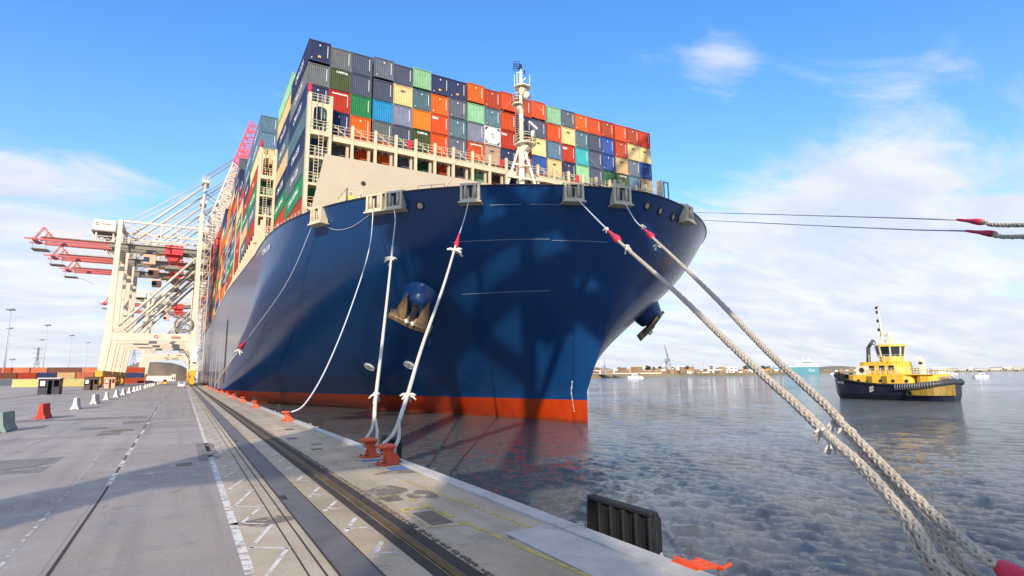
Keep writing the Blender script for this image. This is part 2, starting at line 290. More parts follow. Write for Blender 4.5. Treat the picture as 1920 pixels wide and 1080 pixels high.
# ------------------------------------------------------------------ mesh builder
class MB:
    def __init__(s): s.v = []; s.f = []
    def add(s, vs, fs):
        o = len(s.v); s.v += [tuple(x) for x in vs]; s.f += [tuple(i+o for i in f) for f in fs]; return s
    def box(s, a, b):
        (x0, y0, z0), (x1, y1, z1) = a, b
        return s.add([(x0, y0, z0), (x1, y0, z0), (x1, y1, z0), (x0, y1, z0), (x0, y0, z1), (x1, y0, z1), (x1, y1, z1), (x0, y1, z1)],
                     [(0, 3, 2, 1), (4, 5, 6, 7), (0, 1, 5, 4), (1, 2, 6, 5), (2, 3, 7, 6), (3, 0, 4, 7)])
    def bar(s, p, q, w, h=None, up=(0, 0, 1)):
        p, q = V(p), V(q); h = h or w; d = (q-p).normalized(); up = V(up)
        if abs(d.dot(up)) > .98: up = V((0, 1, 0)) if abs(d.y) < .9 else V((1, 0, 0))
        sx = d.cross(up).normalized(); uz = sx.cross(d)
        vs = []
        for c in (p, q):
            for a, b in ((-1, -1), (1, -1), (1, 1), (-1, 1)): vs.append(c+sx*(a*w/2)+uz*(b*h/2))
        return s.add(vs, [(0, 1, 2, 3), (7, 6, 5, 4), (0, 4, 5, 1), (1, 5, 6, 2), (2, 6, 7, 3), (3, 7, 4, 0)])
    def cyl(s, p, q, r, r2=None, n=12, caps=True):
        p, q = V(p), V(q); r2 = r if r2 is None else r2; d = (q-p).normalized(); a = V((0, 0, 1)) if abs(d.z) < .9 else V((1, 0, 0))
        x = d.cross(a).normalized(); y = d.cross(x); vs = []
        for c, rr in ((p, r), (q, r2)):
            for i in range(n): t = 2*pi*i/n; vs.append(c+(x*cos(t)+y*sin(t))*rr)
        fs = [(i, (i+1) % n, n+(i+1) % n, n+i) for i in range(n)]
        if caps: fs += [tuple(range(n-1, -1, -1)), tuple(range(n, 2*n))]
        return s.add(vs, fs)
    def tube(s, pts, r, n=8, caps=True):
        pts = [V(p) for p in pts]; m = len(pts); vs = []; px = None
        for k, c in enumerate(pts):
            d = (pts[min(k+1, m-1)]-pts[max(k-1, 0)]).normalized()
            if px is None: a = V((0, 0, 1)) if abs(d.z) < .9 else V((1, 0, 0)); x = d.cross(a).normalized()
            else: x = (px-d*px.dot(d)).normalized()
            px = x; y = d.cross(x); rr = r[k] if isinstance(r, (list, tuple)) else r
            for i in range(n): t = 2*pi*i/n; vs.append(c+(x*cos(t)+y*sin(t))*rr)
        fs = [(k*n+i, k*n+(i+1) % n, (k+1)*n+(i+1) % n, (k+1)*n+i) for k in range(m-1) for i in range(n)]
        if caps: fs += [tuple(range(n-1, -1, -1)), tuple(range((m-1)*n, m*n))]
        return s.add(vs, fs)
    def lathe(s, prof, n=20, c=(0, 0, 0), axis=None):
        vs = []; c = V(c)
        for r, z in prof:
            for i in range(n): t = 2*pi*i/n; vs.append(c+V((r*cos(t), r*sin(t), z)))
        m = len(prof); fs = [(k*n+i, k*n+(i+1) % n, (k+1)*n+(i+1) % n, (k+1)*n+i) for k in range(m-1) for i in range(n)]
        fs += [tuple(range(n-1, -1, -1)), tuple(range((m-1)*n, m*n))]
        return s.add(vs, fs)
    def prism(s, poly, y0, y1):          # poly in xz, extruded along y
        n = len(poly); vs = [(x, y0, z) for x, z in poly]+[(x, y1, z) for x, z in poly]
        return s.add(vs, [tuple(range(n)), tuple(range(2*n-1, n-1, -1))]+[(i, n+i, n+(i+1) % n, (i+1) % n) for i in range(n)])
    def slab(s, poly, z0, z1):           # poly in xy
        n = len(poly); vs = [(x, y, z0) for x, y in poly]+[(x, y, z1) for x, y in poly]
        return s.add(vs, [tuple(range(n-1, -1, -1)), tuple(range(n, 2*n))]+[(i, (i+1) % n, n+(i+1) % n, n+i) for i in range(n)])
    def xf(s, mtx):
        s.v = [tuple(mtx @ V(p)) for p in s.v]; return s
    def torus(s, c, nrm, R_, r, n=16, k=6, a0=0, a1=2*pi):
        nrm = V(nrm).normalized(); a = V((0, 0, 1)) if abs(nrm.z) < .9 else V((1, 0, 0)); x = nrm.cross(a).normalized(); y = nrm.cross(x); c = V(c)
        full = abs(a1-a0-2*pi) < 1e-6; m = n if full else n+1; vs = []
        for i in range(m):
            t = a0+(a1-a0)*i/n; d = x*cos(t)+y*sin(t)
            for j in range(k): u = 2*pi*j/k; vs.append(c+d*(R_+r*cos(u))+nrm*(r*sin(u)))
        fs = [(i*k+j, i*k+(j+1) % k, ((i+1) % m)*k+(j+1) % k, ((i+1) % m)*k+j) for i in range(n) for j in range(k)]
        return s.add(vs, fs)
    def mesh(s, name, material, smooth=False):
        me = bpy.data.meshes.new(name); me.from_pydata(s.v, [], s.f); me.materials.append(M[material] if isinstance(material, str) else material)
        if smooth: me.polygons.foreach_set('use_smooth', [True]*len(me.polygons))
        me.update(); return me
    def build(s, name, material, parent=None, smooth=False, bevel=0, autosm=False):
        o = bpy.data.objects.new(name, s.mesh(name, material, smooth)); COL.objects.link(o)
        if parent: o.parent = parent
        if bevel:
            b = o.modifiers.new('bevel', 'BEVEL'); b.width = bevel; b.segments = 2; b.limit_method = 'ANGLE'
        return o
def tag(o, label=None, cat=None, group=None, kind=None):
    if label: o['label'] = label
    if cat: o['category'] = cat
    if group: o['group'] = group
    if kind: o['kind'] = kind
    return o
def empty(name, loc=(0, 0, 0), rz=0, label=None, cat=None, group=None):
    o = bpy.data.objects.new(name, None); COL.objects.link(o); o.location = loc; o.rotation_euler = (0, 0, rz); o.empty_display_size = .3
    return tag(o, label, cat, group)
def copy_tree(o, parent=None):
    c = o.copy(); COL.objects.link(c)
    if parent: c.parent = parent
    for ch in [x for x in o.children]: copy_tree(ch, c)
    return c
def text_obj(body, name, size, mtx, material, parent, depth=.004, shear=0):
    cu = bpy.data.curves.new(name, 'FONT'); cu.body = body; cu.size = size; cu.align_x = 'CENTER'; cu.align_y = 'CENTER'; cu.extrude = depth; cu.shear = shear
    t = bpy.data.objects.new(name, cu); COL.objects.link(t)
    me = bpy.data.meshes.new_from_object(t); bpy.data.objects.remove(t)
    me.transform(mtx); me.materials.clear(); me.materials.append(M[material])
    o = bpy.data.objects.new(name, me); COL.objects.link(o); o.parent = parent; return o
ORD = ['zeroth', 'first', 'second', 'third', 'fourth', 'fifth', 'sixth', 'seventh', 'eighth', 'ninth', 'tenth', 'eleventh', 'twelfth', 'thirteenth', 'fourteenth', 'fifteenth', 'sixteenth', 'seventeenth', 'eighteenth', 'nineteenth', 'twentieth', 'twenty-first', 'twenty-second', 'twenty-third', 'twenty-fourth', 'twenty-fifth']
def smoothpath(pts, n=8):
    """Catmull-Rom through the points"""
    P = [V(p) for p in pts]; P = [P[0]*2-P[1]]+P+[P[-1]*2-P[-2]]; out = []
    for i in range(1, len(P)-2):
        for k in range(n):
            t = k/n; a, b, c, d = P[i-1:i+3]
            out.append(.5*((2*b)+(c-a)*t+(2*a-5*b+4*c-d)*t*t+(3*b-a-3*c+d)*t**3))
    out.append(P[-2]); return out
# ------------------------------------------------------------------ setting: quay, sea, markings
QX = 6.2; SEA = -2.3
o = MB().add([(-4000, -400, 0), (QX, -400, 0), (QX, 5000, 0), (-4000, 5000, 0)], [(0, 1, 2, 3)]).build('quay_apron', 'ground'); tag(o, kind='structure')
o = MB().add([(QX-.01, -400, -9), (QX-.01, 5000, -9), (QX-.01, 5000, -.02), (QX-.01, -400, -.02)], [(3, 2, 1, 0)]).build('quay_wall', 'wallconc'); tag(o, kind='structure')
def build_sea():
    """one sheet of water with real waves, fine near the quay and coarse far out"""
    rg = np.random.default_rng(5)
    az = np.radians(np.concatenate([np.linspace(-12, 8, 50)[:-1], np.linspace(8, 74, 640)[:-1], np.linspace(74, 190, 110)]))
    rad = np.concatenate([[3.0], 6*(11000/6)**np.linspace(0, 1, 1000)])
    A, Rr = np.meshgrid(az, rad); X = Rr*np.sin(A); Y = Rr*np.cos(A); Z = np.zeros_like(X)
    dr = np.gradient(rad)[:, None]*np.ones_like(X)
    n = 84; lam = .38*(5.0/.38)**rg.random(n); th = np.radians(205)+rg.normal(0, .75, n); ph = rg.random(n)*6.283
    calm = .55+.45*np.sin(X*.035+1.3*np.sin(Y*.021)+.8)*np.sin(Y*.047+.9*np.sin(X*.03))
    near = np.clip(1.25-Rr/90, .35, 1)
    for k in range(n):
        f = np.clip((lam[k]/dr-2.2)/2.5, 0, 1); a = .0225*lam[k]/6.283*(2.0 if lam[k] < 1.4 else .45)
        p = 6.283/lam[k]*(X*np.cos(th[k])+Y*np.sin(th[k]))+ph[k]+.6*np.sin(X*.21+k)*.5
        Z += f*a*(1.6*(1-np.abs(np.sin(p/2)))**1.5*1.2-.8 if k % 3 else np.sin(p))
    Z = Z*(.45+.55*calm)*near*1.15+SEA
    nr, nc = X.shape; me = bpy.data.meshes.new('sea'); me.vertices.add(nr*nc); me.vertices.foreach_set('co', np.stack([X, Y, Z], -1).astype(np.float32).ravel())
    i = np.arange(nr-1)[:, None]*nc+np.arange(nc-1)[None, :]; q = np.stack([i, i+1, i+nc+1, i+nc], -1).reshape(-1, 4)[:, ::-1]
    me.loops.add(q.size); me.loops.foreach_set('vertex_index', q.astype(np.int32).ravel()); me.polygons.add(len(q)); me.polygons.foreach_set('loop_start', np.arange(0, q.size, 4, dtype=np.int32))
    me.polygons.foreach_set('use_smooth', np.ones(len(q), bool)); me.update(calc_edges=True); me.materials.append(M['sea']); o = bpy.data.objects.new('sea', me); COL.objects.link(o); tag(o, kind='structure')
build_sea()
def sheet(name, m, polys, z=.004, kind='structure'):
    b = MB()
    for p in polys: b.add([(x, y, z) for x, y in p], [tuple(range(len(p)))])
    return tag(b.build(name, m), kind=kind)
def strip(x0, x1, y0, y1): return [(x0, y0), (x1, y0), (x1, y1), (x0, y1)]
def dline(a, b, w):
    a, b = V((*a, 0)), V((*b, 0)); d = (b-a).normalized(); n = V((-d.y, d.x, 0))*w/2
    return [tuple((a-n)[:2]), tuple((b-n)[:2]), tuple((b+n)[:2]), tuple((a+n)[:2])]
# cope along the edge, lighter stones, some wide ones
cp = MB()
y = -20
while y < 420:
    L_ = random.choice((4.5, 6, 7.5)); w = .30
    cp.box((QX-w, y+.012, -.3), (QX+.06, y+L_-.012, .05)); y += L_
cp.box((QX-1.25, 4.6, .004), (QX-.31, 8.9, .018))
tag(cp.build('cope_edge', 'cope'), kind='structure')
sheet('lane_marking', 'worn_w', [strip(.92, 1.06, y, y+5.9) for y in np.arange(3, 330, 6)])
sheet('joint_seam', 'groove', [strip(-1.47, -1.42, 5, 17), dline((-1.445, 17), (-1.56, 26), .05), dline((-1.56, 26), (-1.9, 60), .045), dline((-1.9, 60), (-2.0, 200), .05)])
sheet('dashed_marking', 'worn_w', [dline((-1.45-(y-15)*.008, y), (-1.45-(y-15)*.008-.01, y+l), .12) for y, l in ((18, 2.2), (21.6, 1.6), (24.5, 2.6), (29, 1.8), (33, 3), (40, 3), (50, 4), (62, 5), (80, 7), (105, 9), (135, 12))], .006)
sheet('faint_marking', 'faint_w', [dline((-2.1, 9), (-2.25, 20), .07), dline((-2.25, 20), (-2.7, 34), .07), dline((-2.95, 16.2), (-2.3, 16.5), .10), dline((-5.6, 29), (-4.9, 38), .12), dline((-4.8, 40), (-4.2, 47), .12), dline((-6.2, 41), (-7.2, 44.5), .22), dline((-7.2, 43), (-6.5, 57), .16), dline((-7.8, 44), (-7.2, 68), .12), dline((-12, 52), (-9.5, 55), .25), dline((-14, 60), (-9, 70), .2), dline((-16, 70), (-24, 69), .25)]+[dline((-2.35, 18+i*1.3), (-1.75, 18.1+i*1.3), .09) for i in range(5)]+[dline((-.9, 16.8+i*1.1), (-.25, 16.75+i*1.1), .17) for i in range(2)]+[dline((.02, 20.2), (.55, 20.3), .12)], .005)
# bright smear left by water beside the drain, dark patches
def blob(cx, cy, rx, ry, n=26, j=.18):
    ph = [random.random()*6.28 for _ in range(4)]
    return [(cx+rx*cos(t)*(1+j*sin(2*t+ph[0])+j*sin(3*t+ph[1])*.7+j*.5*sin(5*t+ph[2])), cy+ry*sin(t)*(1+j*sin(2*t+ph[1])+j*.6*sin(4*t+ph[3]))) for t in [2*pi*i/n for i in range(n)]]
M['patch'] = masked_line('dark_repair_patch', (.19, .18, .185), .8, .46)
M['patch2'] = masked_line('old_oil_stain', (.17, .14, .11), 2.2, .48)
M['smear'] = masked_line('pale_cement_smear', (.42, .40, .38), 2.5, .47)
sheet('repair_patch', 'patch', [strip(-7.4, -3.4, 21.6, 25.4), strip(-6.3, -4.4, 14.6, 16.0), strip(.62, 1.25, 21.4, 27.2), strip(-4.6, -3.4, 37.6, 39.2), strip(-3.4, -2.5, 33.5, 36.6), strip(-3.0, -2.1, 41, 43.2), strip(-9, -6.5, 50.5, 51.6), strip(-16, -2, 46.5, 49)], .004)
sheet('oil_stain', 'patch2', [blob(4.25, 13.4, .62, .75), blob(5.6, 15.9, .75, .30), blob(5.2, 8.4, .30, .45), blob(1.55, 12.0, .5, .35), blob(4.9, 12.6, .4, .5)], .004)
sheet('pale_smear', 'smear', [blob(-.75, 19.6, .9, .16, j=.3), blob(.2, 20.9, .42, .30, j=.2)], .0045)
# hatched crossing lines between lane line and trench
hx = []
rr = random.Random(4)
y = 8.6
while y < 75:
    st = 1.55+rr.random()*.5
    hx.append(dline((1.10, y), (1.64, y+st*.85+rr.random()*.2), .075)); hx.append(dline((1.10, y+.08), (1.64, y-.30), .06))
    hx.append(dline((2.65, y+.2), (3.05, y+.2+st*.5), .085)); hx.append(dline((2.65, y+.4), (3.05, y+.28), .06))
    y += st
sheet('hatched_marking', 'worn_w', hx, .005)
sheet('slab_joint', 'groove', [strip(1.66, 1.685, 3, 120), strip(1.87, 1.90, 3, 160)]+[strip(-9, .9, y, y+.05) for y in (33.5, 58, 82, 110, 150)], .0045)
sheet('cable_trench_cover', 'plate', [strip(2.06, 2.54, 2, 300)], .006)
sheet('trench_edge', 'groove', [strip(2.02, 2.055, 2, 300), strip(2.545, 2.57, 2, 300)]+[strip(2.07, 2.2, y, y+.5) for y in (13.8, 27, 41)], .008)
# crane rail: sunk groove, running rail, dark gaps
sheet('rail_groove', 'groove', [strip(3.13, 3.32, 2, 420), strip(3.52, 3.74, 2, 420)], .004)
rl = MB(); rl.box((3.34, 2, -.02), (3.47, 420, .035)); tag(rl.build('crane_rail', 'rail'), kind='structure')
eb = MB()
for i in range(420):
    y = 5+i*.16+rr.random()*.1; s_ = .03+rr.random()*.05; eb.box((3.74+rr.random()*.04, y, 0), (3.79+s_*.7, y+s_*1.6, .012+rr.random()*.02))
tag(eb.build('rail_packing', 'hatch'), kind='structure')
sheet('land_rail_groove', 'groove', [strip(-21.5, -21.2, 20, 420), strip(-21.0, -20.8, 20, 420)], .004)
sheet('edge_marking', 'worn_y', [dline((5.15, 14.6), (5.73, 6.0), .09), dline((5.73, 6.0), (5.9, 4), .09), dline((4.55, 12.4), (4.90, 6.7), .10), dline((4.90, 6.7), (5.0, 4), .10), dline((4.1, 11.5), (4.3, 11.35), .06)]+[[(3.62+.3, 13.0), (4.36, 12.85), (4.36, 12.92), (3.92, 13.07)], [(4.02, 11.5), (4.55, 11.35), (4.55, 11.43), (4.02, 11.58)], [(4.0, 9.9), (4.62, 9.75), (4.62, 9.83), (4.0, 9.98)], dline((4.62, 9.8), (4.55, 11.4), .06), dline((4.0, 9.9), (4.02, 11.5), .06)], .005)
sheet('dotted_marking', 'patch2', [strip(4.25+i*.24, 4.36+i*.24, y+i*.02, y+.16+i*.02) for i in range(7) for y in (17.2, 18.6)], .005)
sheet('blue_marking', 'blue_mark', [strip(5.35, 5.9, 16.2, 16.8), strip(5.1, 5.8, 18.3, 18.7)], .006)
hb = MB()
for x0, x1, y0, y1 in ((3.98, 4.38, 12.35, 12.9), (4.1, 4.52, 10.05, 11.1), (5.28, 5.62, 7.05, 7.65), (-.02, .42, 20.6, 21.3), (-3.05, -2.1, 35.6, 36.8), (4.3, 4.7, 22.2, 22.7), (3.6+.5, 4.5, 26.5, 27.2), (4.7, 5.1, 31, 32), (4.6, 5.0, 23.8, 24.2), (-2.3, -1.6, 42, 43)):
    hb.box((x0, y0, 0), (x1, y1, .007))
tag(hb.build('hatch_cover', 'hatch'), kind='structure')
# ------------------------------------------------------------------ container ship
XC, BH = 35.5, 28.2
HP = [46.387, 36.893, 0.979, 91.466, 75.688, 35.255, 41.603, 1.08, 1.822, 1.232, 2.815, 0.8, 1.142, 1.801, 1.611]
_tt = np.linspace(0, 1, 4)
def sl4(c, t):
    d = np.clip(t+np.linspace(-.13, .13, 9), 0, 1); v = np.interp(d, _tt, c).mean()
    w = min(1, min(t, 1-t)/.13); return v*w+np.interp(t, _tt, c)*(1-w)
def hull_pt(s, t, side, off=0.0):
    z = -2.3+t*21.34+(max(t, 0)**2)*3*min(max((s-45)/60, 0), 1); tc = min(max(t, 0), 1)
    y = HP[0]+(HP[1]-HP[0])*max((tc-.15)/.85, 0)**HP[2]+s
    u = min(s/sl4(HP[3:7], tc), 1); b = BH*max(1-(1-u)**sl4(HP[7:11], tc), 0)**(1/sl4(HP[11:15], tc))
    if s > 330: b *= 1-((s-330)/60)**2*.12
    return V((XC+side*(b+off), y, z))
def hull_frame(s, t, side):
    p = hull_pt(s, t, side); a = hull_pt(s+.15, t, side)-hull_pt(max(s-.15, 0), t, side); c = hull_pt(s, min(t+.02, 1), side)-hull_pt(s, t-.02, side)
    fwd = -a.normalized(); n = fwd.cross(c).normalized()
    if n.x*side < 0: n = -n
    up = n.cross(fwd).normalized()
    if up.z < 0: up = -up
    return p, n, fwd, up
ship = empty('container_ship', (XC, 40, SEA), 0, 'dark blue hulled container ship moored bow on along the quay with red boot stripe', 'container ship')
SHIP_T = Matrix.Translation(-V((XC, 40, SEA)))
def spart(mb, name, m, parent=None, smooth=False, bevel=0):
    """mb is in world coordinates; parts hang from the ship's empty"""
    if parent is None:
        mb.xf(SHIP_T); return mb.build(name, m, ship, smooth, bevel)
    mb.xf(Matrix.Translation(-parent_origin(parent))); return mb.build(name, m, parent, smooth, bevel)
def parent_origin(p):
    v = V((0, 0, 0))
    while p is not None: v += V(p.location); p = p.parent
    return v
SS = [20*(i/34)**2.6 for i in range(35)]+[20+i*2.5 for i in range(1, 34)]+[105+i*15 for i in range(1, 20)]
TT = [-.35, -.1]+[i/40 for i in range(41)]
hb = MB(); n = len(SS)
for side in (-1, 1):
    vs = [hull_pt(s, t, side) for t in TT for s in SS]; m = len(TT)
    fs = []
    for j in range(m-1):
        for i in range(n-1):
            q = (j*n+i, j*n+i+1, (j+1)*n+i+1, (j+1)*n+i); fs.append(q if side > 0 else q[::-1])
    hb.add(vs, fs)
# transom
k0 = len(SS)-1; L0 = len(TT)*n
for j in range(len(TT)-1): hb.f.append((j*n+k0, (j+1)*n+k0, L0+(j+1)*n+k0, L0+j*n+k0))
hull = spart(hb, 'hull', 'hull', smooth=True)
import bmesh
bm = bmesh.new(); bm.from_mesh(hull.data); bmesh.ops.remove_doubles(bm, verts=bm.verts, dist=.002); bmesh.ops.recalc_face_normals(bm, faces=bm.faces); bm.to_mesh(hull.data); bm.free()
hull.data.polygons.foreach_set('use_smooth', [True]*len(hull.data.polygons))
# deck and inner bulwark
dk = MB(); rows = [(hull_pt(s, .945, -1, -.25), hull_pt(s, .945, 1, -.25)) for s in SS if s > .6]
vs = []; [vs.extend(r) for r in rows]
dk.add(vs, [(2*i, 2*i+1, 2*i+3, 2*i+2) for i in range(len(rows)-1)])
spart(dk, 'deck', 'beige')
rm = MB()
rm.tube([hull_pt(s, 1, -1)+V((0, 0, .03)) for s in reversed(SS)]+[hull_pt(s, 1, 1)+V((0, 0, .03)) for s in SS[1:]], .09, 6)
spart(rm, 'bulwark_rail', 'tug_hull')
# weld beads
for t_, s0, s1, sd in ((.80, 2.2, 7.5, -1), (.795, .3, 2.1, -1), (.60, 2.5, 8.5, -1), (.93, 3.5, 5.0, -1), (.93, 1.2, 3.1, -1)):
    b = MB().tube([hull_pt(s0+(s1-s0)*i/12, t_, sd, .01) for i in range(13)], .018, 5); spart(b, 'weld_bead', 'galv')
# breakwater wall across the forecastle
bw = MB()
bw.prism([(11.5, 26.2), (10.0, 18.0), (61.0, 18.0), (59.5, 26.2)], 59.6, 59.9)
spart(bw, 'breakwater', 'beige')
for x in (15.7, 24.2, 33, 42, 50): spart(MB().cyl((x, 59.62, 23.6 if x < 20 else 23.9), (x, 59.55, 23.6 if x < 20 else 23.9), .26, n=18), 'drain_hole', 'black')
# fairlead boxes with rollers
def fairlead(s, t, side, w=1.75, h=1.5, dz=0, round_top=True):
    p, nrm, fw, up = hull_frame(s, t, side); up = V((0, 0, 1)); fw = V((fw.x, fw.y, 0)).normalized(); no = fw.cross(up).normalized()
    if no.dot(nrm) < 0: no = -no
    mt = Matrix((( fw.x, no.x, up.x, p.x), (fw.y, no.y, up.y, p.y), (fw.z, no.z, up.z, p.z+dz), (0, 0, 0, 1))) @ Matrix.Translation((0, .30, .12))
    b = MB(); t_ = .2
    b.box((-w/2, -.5, -h/2-.1), (w/2, .42, -h/2+.12)); b.box((-w/2, -.5, h/2-.12), (w/2, .34, h/2+.06))
    b.box((-w/2, -.5, -h/2+.12), (-w/2+t_, .34, h/2-.12)); b.box((w/2-t_, -.5, -h/2+.12), (w/2, .34, h/2-.12))
    b.box((-w/2-.16, -.55, -h/2-.22), (w/2+.16, .5, -h/2-.1)); b.box((-w/2+.02, -.5, h/2+.06), (w/2-.02, -.1, h/2+.22))
    b.box((-w/2+t_, .0, -h/2+.12), (w/2-t_, .04, h/2-.12))
    b.xf(mt); f = spart(b, 'fairlead', 'beige_lt')
    r = MB()
    for x in (-w*.24, w*.24): r.cyl((x, .20, -h/2+.12), (x, .20, h/2-.12), .16, n=14)
    r.xf(mt); spart(r, 'roller', 'beige', f, True)
    d = MB().box((-.13, .04, -h*.3), (.13, .05, h*.30)).xf(mt); spart(d, 'rope_opening', 'black', f)
    return mt @ V((0, .35, -h/2+.3))
FL = {}
for k, a in {'a': (19.07, .965, -1), 'b': (12.5, .965, -1), 'c': (10.9, .965, -1), 'd': (5.97, .968, -1), 'e': (1.56, .968, -1), 'f': (.30, .968, -1), 'g': (1.75, .97, 1)}.items():
    FL[k] = fairlead(*a)
def chock(s, t, side, r=.36):
    p, nrm, fw, up = hull_frame(s, t, side)
    b = MB().torus(p+nrm*.03, nrm, r, .10, 20, 8); c = spart(b, 'panama_chock', 'tug_hull', None, True)
    spart(MB().cyl(p+nrm*.02, p+nrm*.035, r-.02, n=18), 'chock_opening', 'beige_lt', c)
for a in ((9.2, .945, -1), (.04, .955, 1), (.35, .95, 1), (.98, .945, 1)): chock(*a)
# big closed chock door near the starboard shoulder
# draught marks
dm = MB(); 
for i in range(26):
    z_ = .1+i*.115*1.05-1.6+.4; t_ = (z_+2.3)/21.34; p, nrm, fw, up = hull_frame(1.75, t_, -1)
    w_ = .10 if i % 5 else .20
    dm.bar(p+nrm*.012-fw*w_/2, p+nrm*.012+fw*w_/2, .03, .05)
spart(dm, 'draught_marks', 'white_text')
# bow thruster symbols: white ring with a cross
for s, t_ in ((26.49, .286), (19.99, .291)):
    p, nrm, fw, up = hull_frame(s, t_, -1); d = spart(MB().cyl(p-nrm*.02, p+nrm*.12, .72, n=26), 'thruster_mark', 'white_text'); b = MB()
    for a in (45, 135, 225, 315):
        e_ = fw*cos(radians(a))+up*sin(radians(a)); b.bar(p+nrm*.13+e_*.08, p+nrm*.13+e_*.52, .085, .02, nrm)
    spart(b, 'thruster_cross', 'dark_text', d)
# ship name, small and white, on the port shoulder
def hull_text(body, s, t_, size, name, sd=-1):
    p, nrm, fw, up = hull_frame(s, t_, sd); mt = Matrix(((fw.x, up.x, nrm.x, p.x+nrm.x*.05), (fw.y, up.y, nrm.y, p.y+nrm.y*.05), (fw.z, up.z, nrm.z, p.z+nrm.z*.05), (0, 0, 0, 1)))
    text_obj(body, name, size, SHIP_T @ mt, 'white_text', ship)
hull_text('CMA CGM', 33.5, .93, .9, 'ship_name')
# anchors in their bolsters
def anchor(side):
    p, nrm, fw, up = hull_frame(12.2, .60, -1)
    def mk(a): return V((2*XC-a.x, a.y, a.z)) if side > 0 else a
    b = MB(); c = p
    prof = [(2.2, -.9), (1.95, .0), (1.78, .6), (1.62, 1.15), (1.42, 1.42), (1.1, 1.5), (.6, 1.4)]
    ax = (nrm*.86+up*.06-fw*.10-V((0, 0, .30))).normalized(); x = ax.cross(V((0, 0, 1))).normalized(); y = ax.cross(x)
    n_ = 28; vs = [mk(c+ax*z+(x*cos(2*pi*i/n_)+y*sin(2*pi*i/n_))*r) for r, z in prof for i in range(n_)]
    b.add(vs, [(k*n_+i, k*n_+(i+1) % n_, (k+1)*n_+(i+1) % n_, (k+1)*n_+i) for k in range(len(prof)-1) for i in range(n_)]+[tuple(range(len(prof)*n_-n_, len(prof)*n_))])
    spart(b, 'anchor_bolster', 'hull', None, True)
    th = radians(38); cr = (fw*cos(th)-up*sin(th)).normalized(); w = (up*cos(th)+fw*sin(th)).normalized()
    o = c+ax*1.95-w*1.2
    def P(a, b_, c_): return mk(o+cr*a+w*b_+ax*c_)
    b = MB()
    # crown: thick curved bar
    segs = []
    for i in range(9):
        a = -2.3+4.6*i/8; segs.append((a, -.45+.16*abs(a)*.4-(.10 if abs(a) > 2 else 0), .40-.06*abs(a)))
    for i in range(8):
        a0, h0, r0 = segs[i]; a1, h1, r1 = segs[i+1]
        vs = [P(a0, h0-r0, -.45), P(a0, h0-r0, .45), P(a0, h0+r0, .42), P(a0, h0+r0, -.42), P(a1, h1-r1, -.45), P(a1, h1-r1, .45), P(a1, h1+r1, .42), P(a1, h1+r1, -.42)]
        b.add(vs, [(0, 1, 2, 3), (7, 6, 5, 4), (0, 4, 5, 1), (1, 5, 6, 2), (2, 6, 7, 3), (3, 7, 4, 0)])
    ck = spart(b, 'anchor', 'anchor', None, False, .06)
    for sg in (-1, 1):
        b = MB(); q = []
        prof2 = [(sg*.62, -.3), (sg*1.72, -.25), (sg*1.62, .9), (sg*1.28, 2.3), (sg*1.12, 2.75), (sg*.95, 2.2), (sg*.70, .9)]
        vs = [P(a, h, .30-.22*h) for a, h in prof2]+[P(a, h, -.10-.20*h+.02) for a, h in prof2]; m_ = len(prof2)
        b.add(vs, [tuple(range(m_)), tuple(range(2*m_-1, m_-1, -1))]+[(i, (i+1) % m_, m_+(i+1) % m_, m_+i) for i in range(m_)])
        spart(b, 'fluke', 'anchor', ck, False, .05)
    b = MB().bar(P(0, -.2, .1), P(0, 2.6, -1.4), .42, .36); spart(b, 'shank', 'dark', ck)
    b = MB()
    for i in (-1, 1): b.cyl(P(i*.34-.12, .05, .30), P(i*.34+.12, .05, .62), .17, n=12)
    spart(b, 'crown_pin', 'white', ck, True)
anchor(-1); anchor(1)
# ---- lashing bridge in front of the bow stack
def colx(i):        # left edge of container column i (0..20)
    return 9.7+i*2.42+.19*sum(i >= g for g in (3, 8, 13, 18))
CXS = [colx(i) for i in range(22)]
def rail(b, p, q, h=1.1, step=1.1, r=.035, mids=(.37, .73)):
    p, q = V(p), V(q); L = (q-p).length; k = max(1, round(L/step))
    for i in range(k+1):
        c = p.lerp(q, i/k); b.bar(c, c+V((0, 0, h)), r*1.5)
    for m_ in (*[x*h for x in mids], h): b.bar(p+V((0, 0, m_)), q+V((0, 0, m_)), r*1.3)
lb = MB()
lb.box((12.25, 60.35, 28.15), (61.2, 61.35, 28.75)); lb.box((12.25, 60.30, 28.75), (61.2, 61.4, 28.85))
bridge = spart(lb, 'lashing_bridge', 'beige_lt')
for i, x in enumerate(CXS[1:]):
    b = MB().box((x-.17, 60.28, 18), (x+.13, 60.62, 30.35 if i else 33.0)); spart(b, 'bridge_post', 'beige_lt', bridge)
for x in CXS[1:-1]: spart(MB().box((x+1.85, 60.8, 24), (x+2.15, 61.1, 28.15)), 'inner_post', 'beige', bridge)
b = MB()
for i, x in enumerate(CXS[1:-1]):
    x1 = CXS[i+2]; rail(b, (x+.13, 60.36, 28.85), (x1-.17, 60.36, 28.85), 1.15, .8)
    b.bar((x, 60.45, 30.25), (x1-.6, 60.45, 28.9), .09)
spart(b, 'bridge_railing', 'beige_lt', bridge)
for x in CXS[1:-1]:
    spart(MB().box((x+.3, 61.0, 27.75), (x+.75, 61.3, 28.15)), 'junction_box', 'dark', bridge); spart(MB().box((x+1.3, 60.9, 27.9), (x+1.5, 61.2, 28.15)), 'lamp', 'dark', bridge)
for x in (20.9, 33.2, 45.3): spart(MB().box((x, 60.2, 29.0), (x+.5, 60.3, 30.0)), 'fire_hose_box', 'red', bridge)
